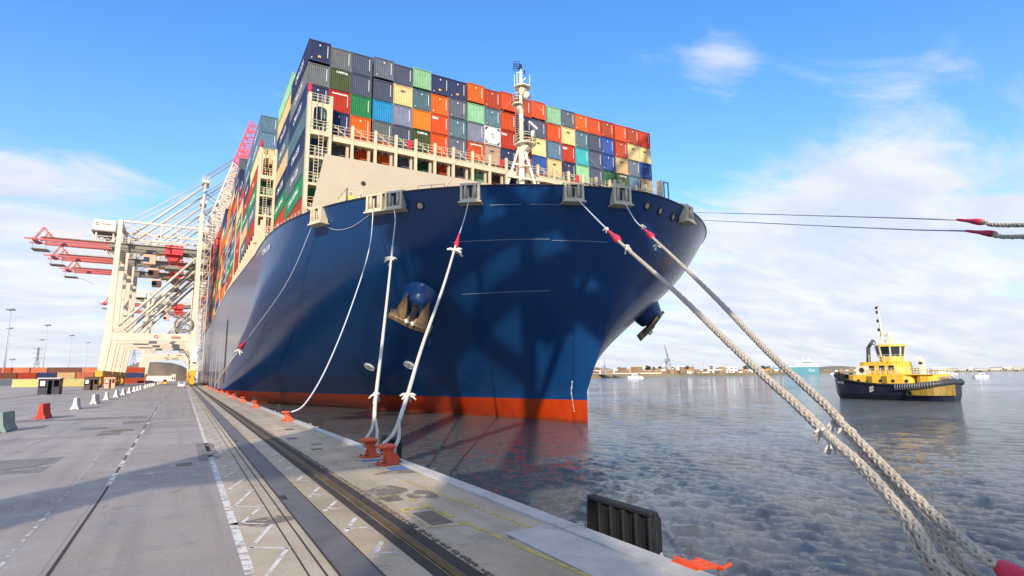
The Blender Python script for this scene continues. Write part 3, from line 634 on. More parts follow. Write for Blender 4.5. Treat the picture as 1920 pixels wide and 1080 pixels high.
def tower(x0, x1, y, ztop, zb, dz=0):
    """side tower of a lashing bridge with floors, arch plate, railings and ladders"""
    b = MB(); b.box((x0, y, zb), (x0+.34, y+.9, ztop+.1)); b.box((x1-.30, y, zb), (x1, y+.9, ztop+.1)); 
    fl = [ztop-4.05, ztop-7.0, ztop-10.0, ztop-12.7]
    b.box((x0+.34, y+.05, fl[0]-.55), (x1-.30, y+1.2, fl[0]))
    for f in fl[1:]:
        if f > zb: b.box((x0+.34, y+.05, f-.28), (x1-.30, y+1.2, f))
    t = spart(b, 'lashing_tower', 'beige_lt')
    # arch plate
    b = MB(); w0, w1 = x0+.34, x1-.30; xm = (w0+w1)/2; r = (w1-w0)*.36; za = ztop-1.75; pts = []
    arc = [(xm+r*cos(a), za+.62*r*sin(a)) for a in [pi*i/10 for i in range(11)]]
    for i in range(10):
        (ax_, az), (bx_, bz) = arc[i], arc[i+1]; vs = [(ax_, y+.1, az), (bx_, y+.1, bz), (bx_, y+.1, ztop-.85), (ax_, y+.1, ztop-.85)]
        b.add(vs+[(p[0], y+.2, p[2]) for p in vs], [(0, 1, 2, 3), (7, 6, 5, 4), (0, 4, 5, 1), (2, 6, 7, 3)])
    b.box((w0, y+.1, fl[0]), (xm-r, y+.2, ztop-.85)); b.box((xm+r, y+.1, fl[0]), (w1, y+.2, ztop-.85))
    spart(b, 'arch_plate', 'beige_lt', t)
    b = MB()
    rail(b, (w0, y+.06, ztop-.95), (w1, y+.06, ztop-.95), 1.0, .6)
    for f in fl:
        if f > zb-1: rail(b, (w0, y+.06, f), (w1, y+.06, f), 1.1, .6)
    for i, f in enumerate(fl[:-1]):
        lx = w0+.5 if i % 2 else w0+.9
        for k in (0, .45): b.bar((lx+k, y+.02, fl[i+1]), (lx+k, y+.02, f+1.0 if i else f+.4), .06)
        z_ = fl[i+1]
        while z_ < f: b.bar((lx, y+.02, z_), (lx+.45, y+.02, z_), .04); z_ += .35
    for k in (0, .5): b.bar((xm-.4+k, y, fl[0]+1), (xm-.4+k, y, ztop), .05)
    spart(b, 'tower_railing', 'beige_lt', t)
    b = MB().cyl((x0+.2, y+.4, ztop+.1), (x0+.2, y+.4, ztop+1.1), .26, .22, 12).cyl((x0+.2, y+.4, ztop+1.1), (x0+.2, y+.4, ztop+1.35), .22, .08, 12)
    spart(b, 'red_lamp', 'pinkred', t, True)
tower(9.62, 12.2, 60.0, 33.0, 18.0)
tower(7.35, 9.75, 85.6, 35.7, 21.5)
tower(7.35, 9.75, 112.9, 35.7, 22)
tower(7.35, 9.75, 127.4, 41.0, 22)
for y_ in (154.2, 179.8, 206.2, 231.8, 257.8, 283, 310, 340): tower(7.35, 9.75, y_, 36, 22.2)
for y_ in np.arange(76, 380, 3.3):      # stanchions between the deck edge and the outboard stacks
    z0 = hull_pt(y_-37, 1, -1).z; x_ = max(7.45, hull_pt(y_-37, 1, -1).x+.15)
    spart(MB().box((x_, y_, z0-.4), (x_+.3, y_+.35, max(23.3, z0+1.2))), 'stanchion', 'beige_lt')
b = MB(); rail(b, hull_pt(21, 1, -1)+V((.2, 0, 0)), hull_pt(36, 1, -1)+V((.2, 0, 0)), 1.0, 1.2); spart(b, 'deck_railing', 'beige_lt')
# working platform on the bow with railing
b = MB(); px0, py0 = 12.7, 54.2
b.box((px0, py0, 18.75), (px0+3.0, py0+4.0, 18.9))
pf = spart(b, 'bow_platform', 'beige_lt')
b = MB(); c4 = [(px0, py0+4.0, 18.9), (px0, py0, 18.9), (px0+3.0, py0, 18.9), (px0+3, py0+4, 18.9)]
for i in range(3): rail(b, c4[i], c4[i+1], 2.1, 1.35, .055, (.45,))
spart(b, 'platform_railing', 'beige_lt', pf)
b = MB(); rail(b, (17.5, 47.3, 18.6), (19.4, 45.6, 18.6), 1.3, 1.3, .035, (.5,)); b.bar((19.2, 45.8, 19.0), (22.2, 50.5, 22.2), .05); spart(b, 'deck_davit', 'beige_lt')
# port rear: pilot ladder door and shell openings far along the hull
b = MB()
for y_, z0, z1, w in ((131, 1.5, 14.5, 1.5),): b.box((7.22, y_, z0), (7.3, y_+w*2, z1))
spart(b, 'shell_door', 'black')
for y_ in (150, 168, 190, 205, 260): spart(MB().box((7.16, y_, -1), (7.29, y_+.5, 12)), 'hull_fender_strip', 'galv')
# starboard mooring gear on the bow
b = MB(); b.bar((34.2, 38.6, 18.0), (34.2, 38.6, 20.6), .16); b.bar((33.2, 38.2, 18), (33.2, 38.2, 20.3), .12); rail(b, (33.2, 38.4, 18.9), (34.4, 38.6, 18.9), 1.5, .5, .04); b.bar((31.2, 38.9, 19.1), (33.9, 38.4, 20.0), .11); spart(b, 'bow_ladder_frame', 'beige_lt')
b = MB(); b.box((58.6, 60.6, 18), (58.9, 61.2, 31)); b.box((61.4, 60.2, 18), (61.7, 61.2, 32.0)); b.box((58.6, 60.2, 31.9-3), (61.7, 61.2, 29.2)); rail(b, (58.8, 60.2, 26.5), (61.6, 60.2, 26.5), 1.1, .6); rail(b, (58.8, 60.2, 29.2), (61.6, 60.2, 29.2), 1.1, .6); rail(b, (58.8, 60.2, 24), (61.6, 60.2, 24), 1.1, .6)
spart(b, 'starboard_lashing_tower', 'beige_lt')
b = MB(); b.box((62.3, 60.5, 22), (62.42, 60.7, 32.0)); b.box((63.2, 60.5, 22), (63.32, 60.7, 32.0)); b.box((62.3, 60.5, 31.85), (63.32, 60.7, 32.0)); b.box((62.5, 60.6, 27), (63.3, 60.8, 27.2)); spart(b, 'vent_frame', 'galv')
# foremast
MX, MY = 33.3, 55.0
def mz(py):      # height at the mast for an image row
    return (CAM+ray(972, py)*(MY/ray(972, py).y)).z
b = MB(); z0 = 18.0
b.cyl((MX, MY, z0), (MX, MY, mz(262)), .38, .34, 20); b.cyl((MX, MY, mz(262)), (MX, MY, mz(160)), .32, .28, 20); b.cyl((MX, MY, mz(160)), (MX, MY, mz(128)), .22, .12, 12)
foremast = spart(b, 'foremast', 'mast', None, True)
b = MB(); hz = mz(268)
for dx, dy in ((-4.4, -.6), (3.0, -1.8), (1.5, 1.8), (4.6, .8)):
    b.cyl((MX+dx, MY+dy, z0), (MX+dx*.08, MY+dy*.08, mz(275)), .17, .15, 8)
b.bar((MX-2.2, MY-.5, mz(337)), (MX+2.3, MY-.8, mz(337)), .18); b.bar((MX-1.2, MY-.5, mz(312)), (MX+1.1, MY-.7, mz(312)), .14)
b.cyl((MX+.3, MY, mz(300)), (MX+1.6, MY-.3, mz(258)), .12, n=8)
spart(b, 'mast_leg', 'mast', foremast, True)
def platform(z, r, dx, h, name='mast_platform', n=8):
    b = MB(); c = V((MX+dx, MY-.3, z)); pts = [(c.x+r*cos(2*pi*i/n+.4), c.y+r*sin(2*pi*i/n+.4)) for i in range(n)]
    b.slab(pts, z, z+.10); b.cyl((MX, MY, z-.75), (c.x, c.y, z), .36, r*.62, n, False)
    for i in range(n):
        a, d = pts[i], pts[(i+1) % n]
        if h: rail(b, (*a, z+.1), (*d, z+.1), h, .9, .035)
    return spart(b, name, 'mast', foremast)
platform(mz(272), 1.3, .35, 1.1); platform(mz(200), .7, -.62, 1.15); p3 = platform(mz(166), 1.05, .05, 0)
b = MB()
for i in range(7):
    t_ = i/6*2*pi; b.bar((MX+1.05*cos(t_), MY-.3+1.05*sin(t_), mz(166)), (MX+1.08*cos(t_), MY-.3+1.08*sin(t_), mz(166)+1.5), .05)
b.bar((MX-.75, MY-.4, mz(166)), (MX-.75, MY-.4, mz(140)), .07); b.bar((MX-.25, MY-.4, mz(166)), (MX-.25, MY-.4, mz(140)), .07); b.bar((MX-.75, MY-.4, mz(140)), (MX-.25, MY-.4, mz(140)), .07); b.bar((MX+.5, MY-.5, mz(146)), (MX+.12, MY, mz(152)), .09)
spart(b, 'aerial', 'white', foremast)
b = MB(); b.cyl((MX+.30, MY-.75, mz(183)), (MX+.34, MY-1.05, mz(183)), .36, .50, 18); b.cyl((MX+.2, MY-.3, mz(183)), (MX+.30, MY-.75, mz(183)), .12, .36, 18); spart(b, 'fog_horn', 'mast', foremast, True)
b = MB(); b.bar((MX-.55, MY-.45, mz(262)), (MX-.55, MY-.45, mz(150)), .05); b.bar((MX-.95, MY-.25, mz(262)), (MX-.95, MY-.25, mz(170)), .05)
z_ = mz(262)
while z_ < mz(168): b.bar((MX-.95, MY-.25, z_), (MX-.55, MY-.45, z_), .04); z_ += .3
spart(b, 'mast_ladder', 'crane_grey', foremast)
b = MB(); b.cyl((MX+1.1, MY-.9, mz(258)), (MX+1.1, MY-.9, mz(246)), .22, n=12); b.bar((MX+.35, MY-1.2, mz(233)), (MX+1.5, MY-1.2, mz(243)), .26, .22); spart(b, 'radar', 'white', foremast)
b = MB().cyl((MX-.02, MY-.1, mz(128)), (MX-.02, MY-.1, mz(121)), .17, n=10)
for i in range(4): b.torus((MX-.75, MY-.3, mz(134)+i*.28), (0, 0, 1), .38, .035, 12, 5)
b.bar((MX-.37, MY-.25, mz(134)), (MX-.37, MY-.25, mz(128)), .05); b.bar((MX, MY-.1, mz(131)), (MX-.75, MY-.3, mz(131)), .05); b.bar((MX+.45, MY-.2, mz(137)), (MX+.45, MY-.2, mz(130)), .12)
spart(b, 'mast_lamp', 'tug_hull', foremast)
b = MB()
for q in ((20.5, 47, 22), (47, 47, 20), (43.5, 59, 29.5)): b.tube([(MX, MY, mz(165)), V((MX, MY, mz(165))).lerp(V(q), .5)+V((0, 0, -.25)), q], .022, 5)
spart(b, 'stay_wire', 'galv', foremast)
# ------------------------------------------------------------------ containers
CW, CL, CH = 2.40, 12.19, 2.585
def container_meshes():
    w = CW/2; out = {}
    b = MB(); xs = []; 
    # long sides corrugated, roof and rear flat
    for sd in (-1, 1):
        prof = []; y = .16; k = 0
        while y < CL-.16:
            prof += [(y, 0), (y+.10, .035), (y+.17, .035), (y+.27, 0)]; y += .30
        prof = [p for p in prof if p[0] < CL-.14]
        vs = [(sd*(w-.055-d+.035), yy, z) for z in (.15, CH-.12) for yy, d in prof]; n_ = len(prof)
        fs = [(i, i+1, n_+i+1, n_+i) for i in range(n_-1)]; b.add(vs, fs if sd > 0 else [f[::-1] for f in fs])
    b.add([(-w+.03, .03, CH-.06), (w-.03, .03, CH-.06), (w-.03, CL-.03, CH-.06), (-w+.03, CL-.03, CH-.06)], [(0, 1, 2, 3)])
    b.add([(-w+.03, .03, .14), (w-.03, .03, .14), (w-.03, CL-.03, .14), (-w+.03, CL-.03, .14)], [(3, 2, 1, 0)])
    b.box((-w+.06, CL-.10, .14), (w-.06, CL-.06, CH-.06)); out['side_panels'] = b.mesh('side_panels', 'paint')
    b = MB(); prof = []; x = -w+.14
    while x < w-.16: prof += [(x, 0), (x+.06, .055), (x+.13, .055), (x+.19, 0)]; x += .215
    prof = [p for p in prof if p[0] < w-.13]; n_ = len(prof)
    b.add([(px_, .035+d, z) for z in (.14, CH-.12) for px_, d in prof], [(i, i+1, n_+i+1, n_+i) for i in range(n_-1)])
    b.add([(-w+.06, .10, .14), (w-.06, .10, .14), (w-.06, .10, CH-.1), (-w+.06, .10, CH-.1)], [(0, 1, 2, 3)])
    out['end_panel'] = b.mesh('end_panel', 'paint')
    b = MB()
    for y0 in (0, CL-.14):
        for x0 in (-w, w-.13): b.box((x0, y0, .10), (x0+.13, y0+.14, CH-.10))
        b.box((-w+.13, y0, .04), (w-.13, y0+.12, .16)); b.box((-w+.13, y0, CH-.14), (w-.13, y0+.12, CH-.03))
        for x0 in (-w-.005, w-.165):
            for z0 in (0, CH-.12): b.box((x0, y0-.006, z0), (x0+.17, y0+.16, z0+.12))
    for x0 in (-w, w-.09): b.box((x0, .14, .03), (x0+.09, CL-.14, .17)); b.box((x0, .14, CH-.12), (x0+.09, CL-.14, CH-.03))
    out['corner_frame'] = b.mesh('corner_frame', 'frame_paint')
    b = MB(); b.box((w-.36, .020, .75), (w-.305, .030, CH-.40)); out['marking'] = b.mesh('marking', 'white_text')
    b = MB(); b.box((-.06, .018, CH-.62), (.06, .03, CH-.44)); b.box((-w+.3, .018, .32), (-w+.40, .03, .44)); out['small_marking'] = b.mesh('marking', 'white_text')
    b = MB(); b.box((-.18, .016, .55), (-.02, .03, .80)); b.box((.03, .016, .55), (.12, .03, .80)); out['yellow_marking'] = b.mesh('yellow_marking', 'yellow')
    # refrigerated unit front / tank end
    b = MB(); o8 = [(-.62, .25), (.62, .25), (w-.08, .85), (w-.08, 1.75), (.62, CH-.2), (-.62, CH-.2), (-w+.08, 1.75), (-w+.08, .85)]
    b.prism(o8, -.02, .6); b.prism([(a*.72, (z-1.3)*.72+1.3) for a, z in o8], -.04, -.02); out['tank_end'] = b.mesh('tank_end', 'white')
    b = MB(); b.box((-.2, -.055, 1.25), (-.12, -.04, 1.75)); b.box((-.12, -.055, 1.67), (.2, -.04, 1.75)); b.box((-.12, -.055, 1.45), (.2, -.04, 1.52)); b.box((.1, -.055, 1.1), (.2, -.04, 1.45)); b.box((-.2, -.055, 1.05), (.2, -.04, 1.12)); out['tank_plate'] = b.mesh('tank_plate', 'dark_text')
    return out
CM = container_meshes()
TXT = {}
def text_mesh(body, size, shear=0, material='white_text'):
    k = (body, size)
    if k not in TXT:
        cu = bpy.data.curves.new('lettering', 'FONT'); cu.body = body; cu.size = size; cu.align_x = 'CENTER'; cu.align_y = 'CENTER'; cu.extrude = .004; cu.shear = shear; cu.offset = .012
        t = bpy.data.objects.new('lettering', cu); COL.objects.link(t); me = bpy.data.meshes.new_from_object(t); bpy.data.objects.remove(t)
        me.materials.clear(); me.materials.append(M[material]); TXT[k] = me
    return TXT[k]
PAL = dict(navy=(.022, .032, .095), greynavy=(.065, .078, .125), slate=(.105, .125, .16), grey=(.135, .15, .155), teal_grey=(.085, .155, .185), steel=(.11, .20, .30),
    blue=(.02, .085, .30), lightblue=(.015, .25, .50), royal=(.02, .07, .28), teal=(.03, .36, .38), mint=(.26, .50, .29), green=(.02, .22, .075), olive=(.055, .075, .022),
    orange=(.70, .125, .006), amber=(.68, .20, .01), redorange=(.60, .068, .006), red=(.46, .030, .006), rust=(.40, .048, .010), cream=(.74, .56, .25), tan=(.56, .38, .19), pink=(.50, .34, .24), lilac=(.22, .24, .33), white=(.78, .77, .74), brown=(.16, .055, .025), yellow=(.60, .52, .20), darkgreen=(.02, .10, .04), salmon=(.55, .16, .08))
CNAME = dict(navy='navy blue', greynavy='greyish navy', slate='slate grey', grey='weathered grey', teal_grey='teal grey', steel='steel blue', blue='blue', lightblue='bright light blue', royal='royal blue', teal='turquoise', mint='mint green', green='green', olive='dark olive', orange='orange', amber='amber orange', redorange='reddish orange', red='red', rust='rust red', cream='cream', tan='tan', pink='pinkish beige', lilac='pale lilac grey', white='white octagonal ended', brown='brown', yellow='yellow', darkgreen='dark green', salmon='salmon red')
def container(x, y, z, colr, label, group, rz=0, marks=(), side_text=None, end_text=None, length=1, simple=False, tank=False):
    c = PAL[colr]; f = random.uniform(.82, 1.12); c = tuple(v*f for v in c)
    r = empty('shipping_container', (x, y, z), rz, label, 'shipping container', group); r.scale = (1, length, 1)
    def part(name, me, col=None):
        o = bpy.data.objects.new(name, me); COL.objects.link(o); o.parent = r
        if col: o.color = (*col, 1)
        return o
    part('side_panels', CM['side_panels'], c)
    if not simple or 1: part('corner_frame', CM['corner_frame'], tuple(v*.85 for v in c))
    if tank:
        part('tank_end', CM['tank_end']); part('tank_plate', CM['tank_plate'])
    else: part('end_panel', CM['end_panel'], c)
    for m_ in marks: part({'marking': 'marking', 'small_marking': 'marking', 'yellow_marking': 'yellow_marking'}[m_], CM[m_])
    if side_text:
        o = part('lettering', text_mesh(*side_text)); o.matrix_local = Matrix.Translation((-CW/2-.012, CL*.5, CH/2)) @ Matrix(((0, 0, -1, 0), (-1, 0, 0, 0), (0, 1, 0, 0), (0, 0, 0, 1)))
    if end_text:
        body, size, tx, tz, m_ = end_text
        o = part('lettering', text_mesh(body, size, 0, m_)); o.matrix_local = Matrix.Translation((tx, .012, tz)) @ Matrix(((1, 0, 0, 0), (0, 0, -1, 0), (0, 1, 0, 0), (0, 0, 0, 1)))
    return r
N_, G_, S_ = 'navy', 'greynavy', 'slate'
ROWS = [
 ['navy', 'grey', 'greynavy', 'slate', 'greynavy', 'mint', 'navy', 'navy', 'orange', 'rust', 'redorange', 'rust', 'redorange', 'mint', 'slate', 'orange', 'redorange', 'rust', 'redorange', 'rust', 'red'],
 ['grey', 'olive', 'greynavy', 'greynavy', 'cream', 'teal_grey', 'orange', 'slate', 'mint', 'teal_grey', 'redorange', 'navy', 'greynavy', 'redorange', 'cream', 'teal_grey', 'greynavy', 'royal', 'rust', 'cream', 'cream'],
 ['navy', 'red', 'green', 'lightblue', 'lilac', 'amber', 'redorange', 'teal_grey', 'lilac', 'white', 'red', 'brown', 'cream', 'steel', 'red', 'teal', 'greynavy', 'royal', 'tan', 'slate', 'royal'],
 ['teal_grey', 'navy', 'orange', 'grey', 'greynavy', 'olive', 'redorange', 'slate', 'redorange', 'pink', 'navy', 'redorange', 'blue', 'cream', 'navy', 'mint', 'greynavy', 'darkgreen', 'olive', 'steel', 'tan'],
 ['navy', 'grey', 'redorange', 'orange', 'slate', 'darkgreen', 'redorange', 'grey', 'mint', 'brown', 'navy', 'tan', 'salmon', 'mint', 'orange', 'slate', 'brown', 'greynavy', 'darkgreen', 'steel', 'slate'],
 ['slate', 'greynavy', 'yellow', 'grey', 'brown', 'darkgreen', 'brown', 'redorange', 'teal_grey', 'brown', 'olive', 'slate', 'red', 'grey', 'navy', 'brown', 'slate', 'darkgreen', 'tan', 'grey', 'brown']]
YF = 61.9
nice = ['top', 'second', 'third', 'fourth', 'fifth', 'sixth', 'seventh', 'eighth', 'ninth', 'tenth', 'eleventh', 'twelfth']
for ti, row in enumerate(ROWS):
    for ci, cname in enumerate(row):
        z = 40.2-2.6*(ti+1)+(.22 if (ti == 0 and ci in (0, 3, 5, 8, 10, 12)) else 0)
        if ti == 0 and ci in (1, 4, 9): z -= .0
        x = colx(ci)+CW/2
        marks = []
        if cname in ('navy', 'greynavy', 'slate', 'grey', 'teal_grey', 'redorange', 'rust', 'steel', 'royal', 'green', 'teal', 'lilac', 'orange', 'red'): marks.append('marking')
        if cname in ('navy', 'teal_grey', 'slate', 'royal', 'rust', 'orange'): marks.append('small_marking')
        if (ti, ci) in ((0, 0), (0, 6), (0, 7)): marks.append('yellow_marking')
        et = None
        if cname == 'red' and ci in (10, 14) or (ti, ci) == (2, 6): et = ('tex', .62, -.62, CH-.55, 'white_text')
        elif cname == 'olive': et = ('CAPITAL', .34, .15, CH-.38, 'white_text')
        elif (ti, ci) in ((2, 1), (3, 8)): et = ('HAMBURG S\u00dcD', .24, 0, CH-.42, 'white_text')
        elif cname in ('cream', 'tan', 'pink'): et = ('MSC', .30, 0, CH-.75, 'dark_text')
        st = None
        if ci == 0: st = [('CMA CGM', 1.15, .25), ('CMA CGM', 1.15, .25), ('CMA CGM', 1.15, .25), None, ('CMA CGM', 1.15, .25), ('CMA CGM', 1.15, .25)][ti]
        yy = YF+random.uniform(-.06, .06)
        lab = '%s container, %s from left in the %s tier of the bow stack' % (CNAME[cname], ORD[ci+1], nice[ti])
        container(x, yy, z, cname, lab, 'containers stacked on the bow', marks=marks, end_text=et, side_text=st, tank=(cname == 'white'))
for k, (cn, st) in enumerate((('green', ('CHINA SHIPPING', .95, .1)), ('rust', None))):
    container(colx(0)+CW/2, YF, 40.2-2.6*(7+k), cn, '%s container low in the port corner column of the bow stack, %s tier' % (CNAME[cn], nice[6+k]), 'containers stacked on the bow', marks=['marking'], side_text=st)
# outboard stacks along the port side
rs = random.Random(11)
BAYS = [(74.7, 9.75, 21.9, 8), (87.3, 7.4, 23.3, 7), (100.1, 7.4, 23.3, 7), (114.2, 7.4, 23.3, 7), (129, 7.4, 23.3, 10), (141.7, 7.4, 23.3, 10), (155.6, 7.4, 23.3, 9), (168.3, 7.4, 23.3, 9), (181, 7.4, 23.3, 11), (193.7, 7.4, 23.3, 11), (207.5, 7.4, 23.3, 11), (220.2, 7.4, 23.3, 11), (233, 7.4, 23.3, 10), (245.6, 7.4, 23.3, 12)]
FIX = {0: ['mint', 'cream', 'navy', 'teal_grey', 'tan', 'navy', 'green', 'rust'], 1: ['steel', 'steel', 'cream', 'rust', 'green', 'slate', 'rust'], 2: ['steel', 'teal_grey', 'navy', 'red', 'green', 'tan', 'slate'],
       3: ['navy', 'rust', 'cream', 'green', 'salmon', 'red', 'rust'], 4: ['slate', 'navy', 'greynavy', 'orange', 'navy', 'rust', 'slate', 'steel', 'green', 'rust'], 5: ['slate', 'cream', 'rust', 'greynavy', 'mint', 'salmon', 'navy', 'steel', 'green', 'rust']}
pool = ['rust', 'navy', 'orange', 'navy', 'steel', 'slate', 'cream', 'salmon', 'green', 'royal', 'brown', 'greynavy', 'rust', 'greynavy', 'amber', 'grey']
for bi, (y, x0, zb, nt_) in enumerate(BAYS):
    for k in range(nt_):
        cn = FIX[bi][k] if bi in FIX and k < len(FIX[bi]) else rs.choice(pool)
        lab = '%s container in port side bay %s behind the bow stack, %s tier from top' % (CNAME[cn], ORD[bi+1], ORD[k+1])
        st = None
        if bi < 8:
            if cn in ('navy', 'steel', 'greynavy', 'slate', 'teal_grey'): st = ('CMA CGM', 1.15, .25)
            elif cn == 'green': st = ('CHINA SHIPPING', .95, .1)
            elif cn in ('red', 'rust') and k % 2: st = ('tex', 1.3, 0)
        et = ('( )', .9, -.1, 1.4, 'white_text') if cn == 'green' else None
        container(x0+CW/2, y, zb+2.6*(nt_-1-k), cn, lab, 'containers stacked along the port side', marks=['marking'] if bi < 6 else (), side_text=st, end_text=et, simple=bi > 8)
fb = {}
for bi, y in enumerate(np.arange(259.5, 400, 13.0)):
    nt_ = (12, 12, 11, 12, 13, 12, 13, 12, 12, 11, 12)[bi % 11]
    for k in range(nt_):
        fb.setdefault(rs.choice(pool), MB()).box((7.45, y, 23.3+2.6*k), (9.8, y+12.1, 23.3+2.6*k+2.55))
allb = MB(); mats_ = []; fi = []
for i, (cn, b_) in enumerate(fb.items()):
    allb.add(b_.v, b_.f); fi += [i]*len(b_.f); m_ = mat('far_container_'+cn, PAL[cn], .6, var=.2, vscale=.3); mats_.append(m_)
o = allb.build('distant_containers', mats_[0])
for m_ in mats_[1:]: o.data.materials.append(m_)
o.data.polygons.foreach_set('material_index', fi); tag(o, 'mass of distant containers stacked along the far port side of the ship', 'shipping container', None, 'stuff')
# ------------------------------------------------------------------ quay furniture
def make_bollard():
    r = empty('mooring_bollard')
    b = MB(); b.slab([(-.52, -.34), (.34, -.42), (.42, .42), (-.52, .34)], 0, .07)
    b.prism([(-.40, .07), (.34, .07), (.30, .16), (.10, .50), (-.02, .60), (-.24, .60), (-.30, .40)], -.05, .05)
    b.prism([(-.1, .07), (.36, .07), (.12, .42), (-.1, .42)], -.30, -.22); b.prism([(-.1, .07), (.36, .07), (.12, .42), (-.1, .42)], .22, .30)
    b.build('base', 'orange', r, False, .025)
    n = 20; b = MB(); prof = [(.30, .05, .02), (.25, .22, -.02), (.21, .42, -.08), (.20, .56, -.13), (.26, .62, -.17), (.36, .66, -.20), (.38, .71, -.21), (.34, .76, -.21), (.20, .79, -.21), (.02, .80, -.21)]
    vs = [(dx+rr_*cos(2*pi*i/n), rr_*1.12*sin(2*pi*i/n), z) for rr_, z, dx in prof for i in range(n)]
    b.add(vs, [(k*n+i, k*n+(i+1) % n, (k+1)*n+(i+1) % n, (k+1)*n+i) for k in range(len(prof)-1) for i in range(n)]+[tuple(range((len(prof)-1)*n, len(prof)*n))])
    b.build('head', 'orange', r, True)
    for x, y in ((-.42, -.24), (-.42, .24), (.28, -.32), (.28, .34)): MB().cyl((x, y, .07), (x, y, .11), .05, n=8).build('bolt', 'dark', r)
    return r
bol = make_bollard()
BY = [17.5, 19.4, 37.2, 55.0, 66.5, 78.5, 91, 104, 118, 132, 150, 172, -11.5, 1.2]
BL = ['orange bollard with a worn mushroom head, nearer of the close pair holding white ropes', 'orange bollard just behind the nearest one, holding the other white rope', 'lone orange bollard taking the slack thin line beside a black fender',
      'orange bollard next beyond the one with the slack line', 'small orange bollard, second beyond the one with the slack line', 'small orange bollard, third beyond the one with the slack line', 'small orange bollard, fourth beyond the slack line', 'small orange bollard, fifth beyond the slack line',
      'distant orange bollard holding the aft thin line', 'distant orange bollard just beyond the aft thin line', 'far orange bollard, second beyond the aft thin line', 'farthest orange bollard on the quay edge', 'orange bollard out of view behind, holding the two high ropes', 'orange bollard beside the viewpoint holding the two thick plaited ropes']
for i, y in enumerate(BY):
    b = bol if i == 0 else copy_tree(bol)
    b.scale = (.78, .78, .78); b.location = (5.72, y, .0); b.rotation_euler = (0, 0, .25 if i < 2 else rr.uniform(-.2, .3)); tag(b, BL[i], 'bollard', 'bollards along the quay edge')
def make_fender():
    r = empty('quay_fender'); b = MB()
    b.prism([(.84, -2.1), (.98, -2.1), (.98, .24), (.90, .38), (.84, .38)], -1.25, 1.25); b.box((.72, -1.25, .30), (.84, 1.25, .38)); b.box((.72, -1.25, -2.1), (.84, 1.25, -1.98))
    for i in range(6): y = -1.25+i*.48; b.box((.70, y, -1.98), (.84, y+.09, .30))
    for z in (-.55, -1.3): b.box((.73, -1.16, z), (.84, 1.24, z+.12))
    b.v = [(x, y*.70+.12, z) for x, y, z in b.v]
    b.build('frontal_panel', 'black', r, False, .02)
    b = MB().cyl((-.02, -.55, -1.2), (.78, -.55, -1.2), .38, .42, 18).cyl((-.02, .55, -1.2), (.78, .55, -1.2), .38, .42, 18); b.build('rubber_cone', 'black', r, True)
    for sy in (-1, 1):
        b = MB(); p, q = V((-.02, sy*1.5, -.05)), V((.68, sy*1.05, -.22)); k = 7
        for i in range(k):
            c = p.lerp(q, (i+.5)/k)+V((0, 0, -.10*sin(pi*(i+.5)/k))); d = (q-p).normalized(); nrm = V((0, 0, 1)) if i % 2 else d.cross(V((0, 0, 1))).normalized()
            b.torus(c, nrm, .062, .020, 12, 6)
        b.build('chain', 'chain', r, True)
    return r
fen = make_fender()
for i, (y, l) in enumerate(((8.25, 'large black ribbed rubber fender standing proud of the quay edge in the foreground'), (21.6, 'black fender half hidden behind the close pair of orange bollards'), (35.6, 'black square fender beside the lone orange bollard'), (51, 'small dark fender at the quay edge just beyond the lone bollard'), (70, 'small dark fender further along the quay edge, third past the bollard pair'), (96, 'far dark fender between hull and quay'))):
    f_ = fen if i == 0 else copy_tree(fen); f_.location = (6.27, y, -.02 if i == 0 else 0); tag(f_, l, 'fender', 'fenders on the quay face')
# orange ladder bracket over the edge
lad = empty('ladder_bracket', (6.27, 6.02, 0), 0, 'bright orange steel ladder bracket hooked over the quay edge in the foreground', 'ladder')
b = MB(); b.box((-.02, -.30, -.12), (.05, .30, .14)); b.box((-.10, -.30, .055), (.02, .30, .075)); b.build('plate', 'orange', lad, False, .008)
for y in (-.18, 0, .18):
    MB().bar((.04, y, .05), (.52, y-.02, .0), .07, .05).build('arm', 'orange', lad, False, .008)
b = MB(); b.bar((.52, -.30, 0), (.52, .28, 0), .09, .07); b.bar((.52, -.30, 0), (.62, -.42, .10), .08, .06); b.build('crossbar', 'orange', lad, False, .008)
for y in (-.2, .2):
    MB().bar((.56, y, -.02), (.56, y, -2.2), .04).build('stringer', 'galv', lad)
lad.scale = (.8, .8, .8)
# jersey barriers
def make_barrier(mt):
    r = empty('traffic_barrier'); prof = [(-.30, .0), (.30, .0), (.30, .08), (.17, .34), (.10, .95), (.075, 1.0), (-.075, 1.0), (-.10, .95), (-.17, .34), (-.30, .08)]
    b = MB(); b.prism(prof, 0, 2.4); b.build('barrier_block', mt, r, False, .015)
    b = MB(); b.box((-.12, -.006, .0), (.12, .01, .06)); b.box((-.31, .5, 0), (.31, .8, .055)); b.build('lifting_slot', 'dark', r)
    return r
bw_ = make_barrier('barrier_w'); br_ = make_barrier('barrier_r'); bg_ = make_barrier('barrier_g')
bg_.location = (-7.95, 38.4, 0); tag(bg_, 'greyish green concrete barrier cut by the left edge of the picture', 'traffic barrier', 'concrete barriers along the lane')
br_.location = (-8.15, 49.2, 0); tag(br_, 'bright red concrete barrier, the only red one in the row', 'traffic barrier', 'concrete barriers along the lane')
ys = [62.5, 74.5, 86, 98, 109, 121, 133, 143, 152, 172, 182, 192, 203, 215, 228, 242, 257, 272, 288]
for i, y in enumerate(ys):
    w_ = bw_ if i == 0 else copy_tree(bw_); w_.location = (-8.05-.002*(y-60), y, 0); w_.rotation_euler = (0, 0, rr.uniform(-.06, .06))
    tag(w_, 'white concrete barrier, %s beyond the red barrier' % ORD[i+1], 'traffic barrier', 'concrete barriers along the lane')
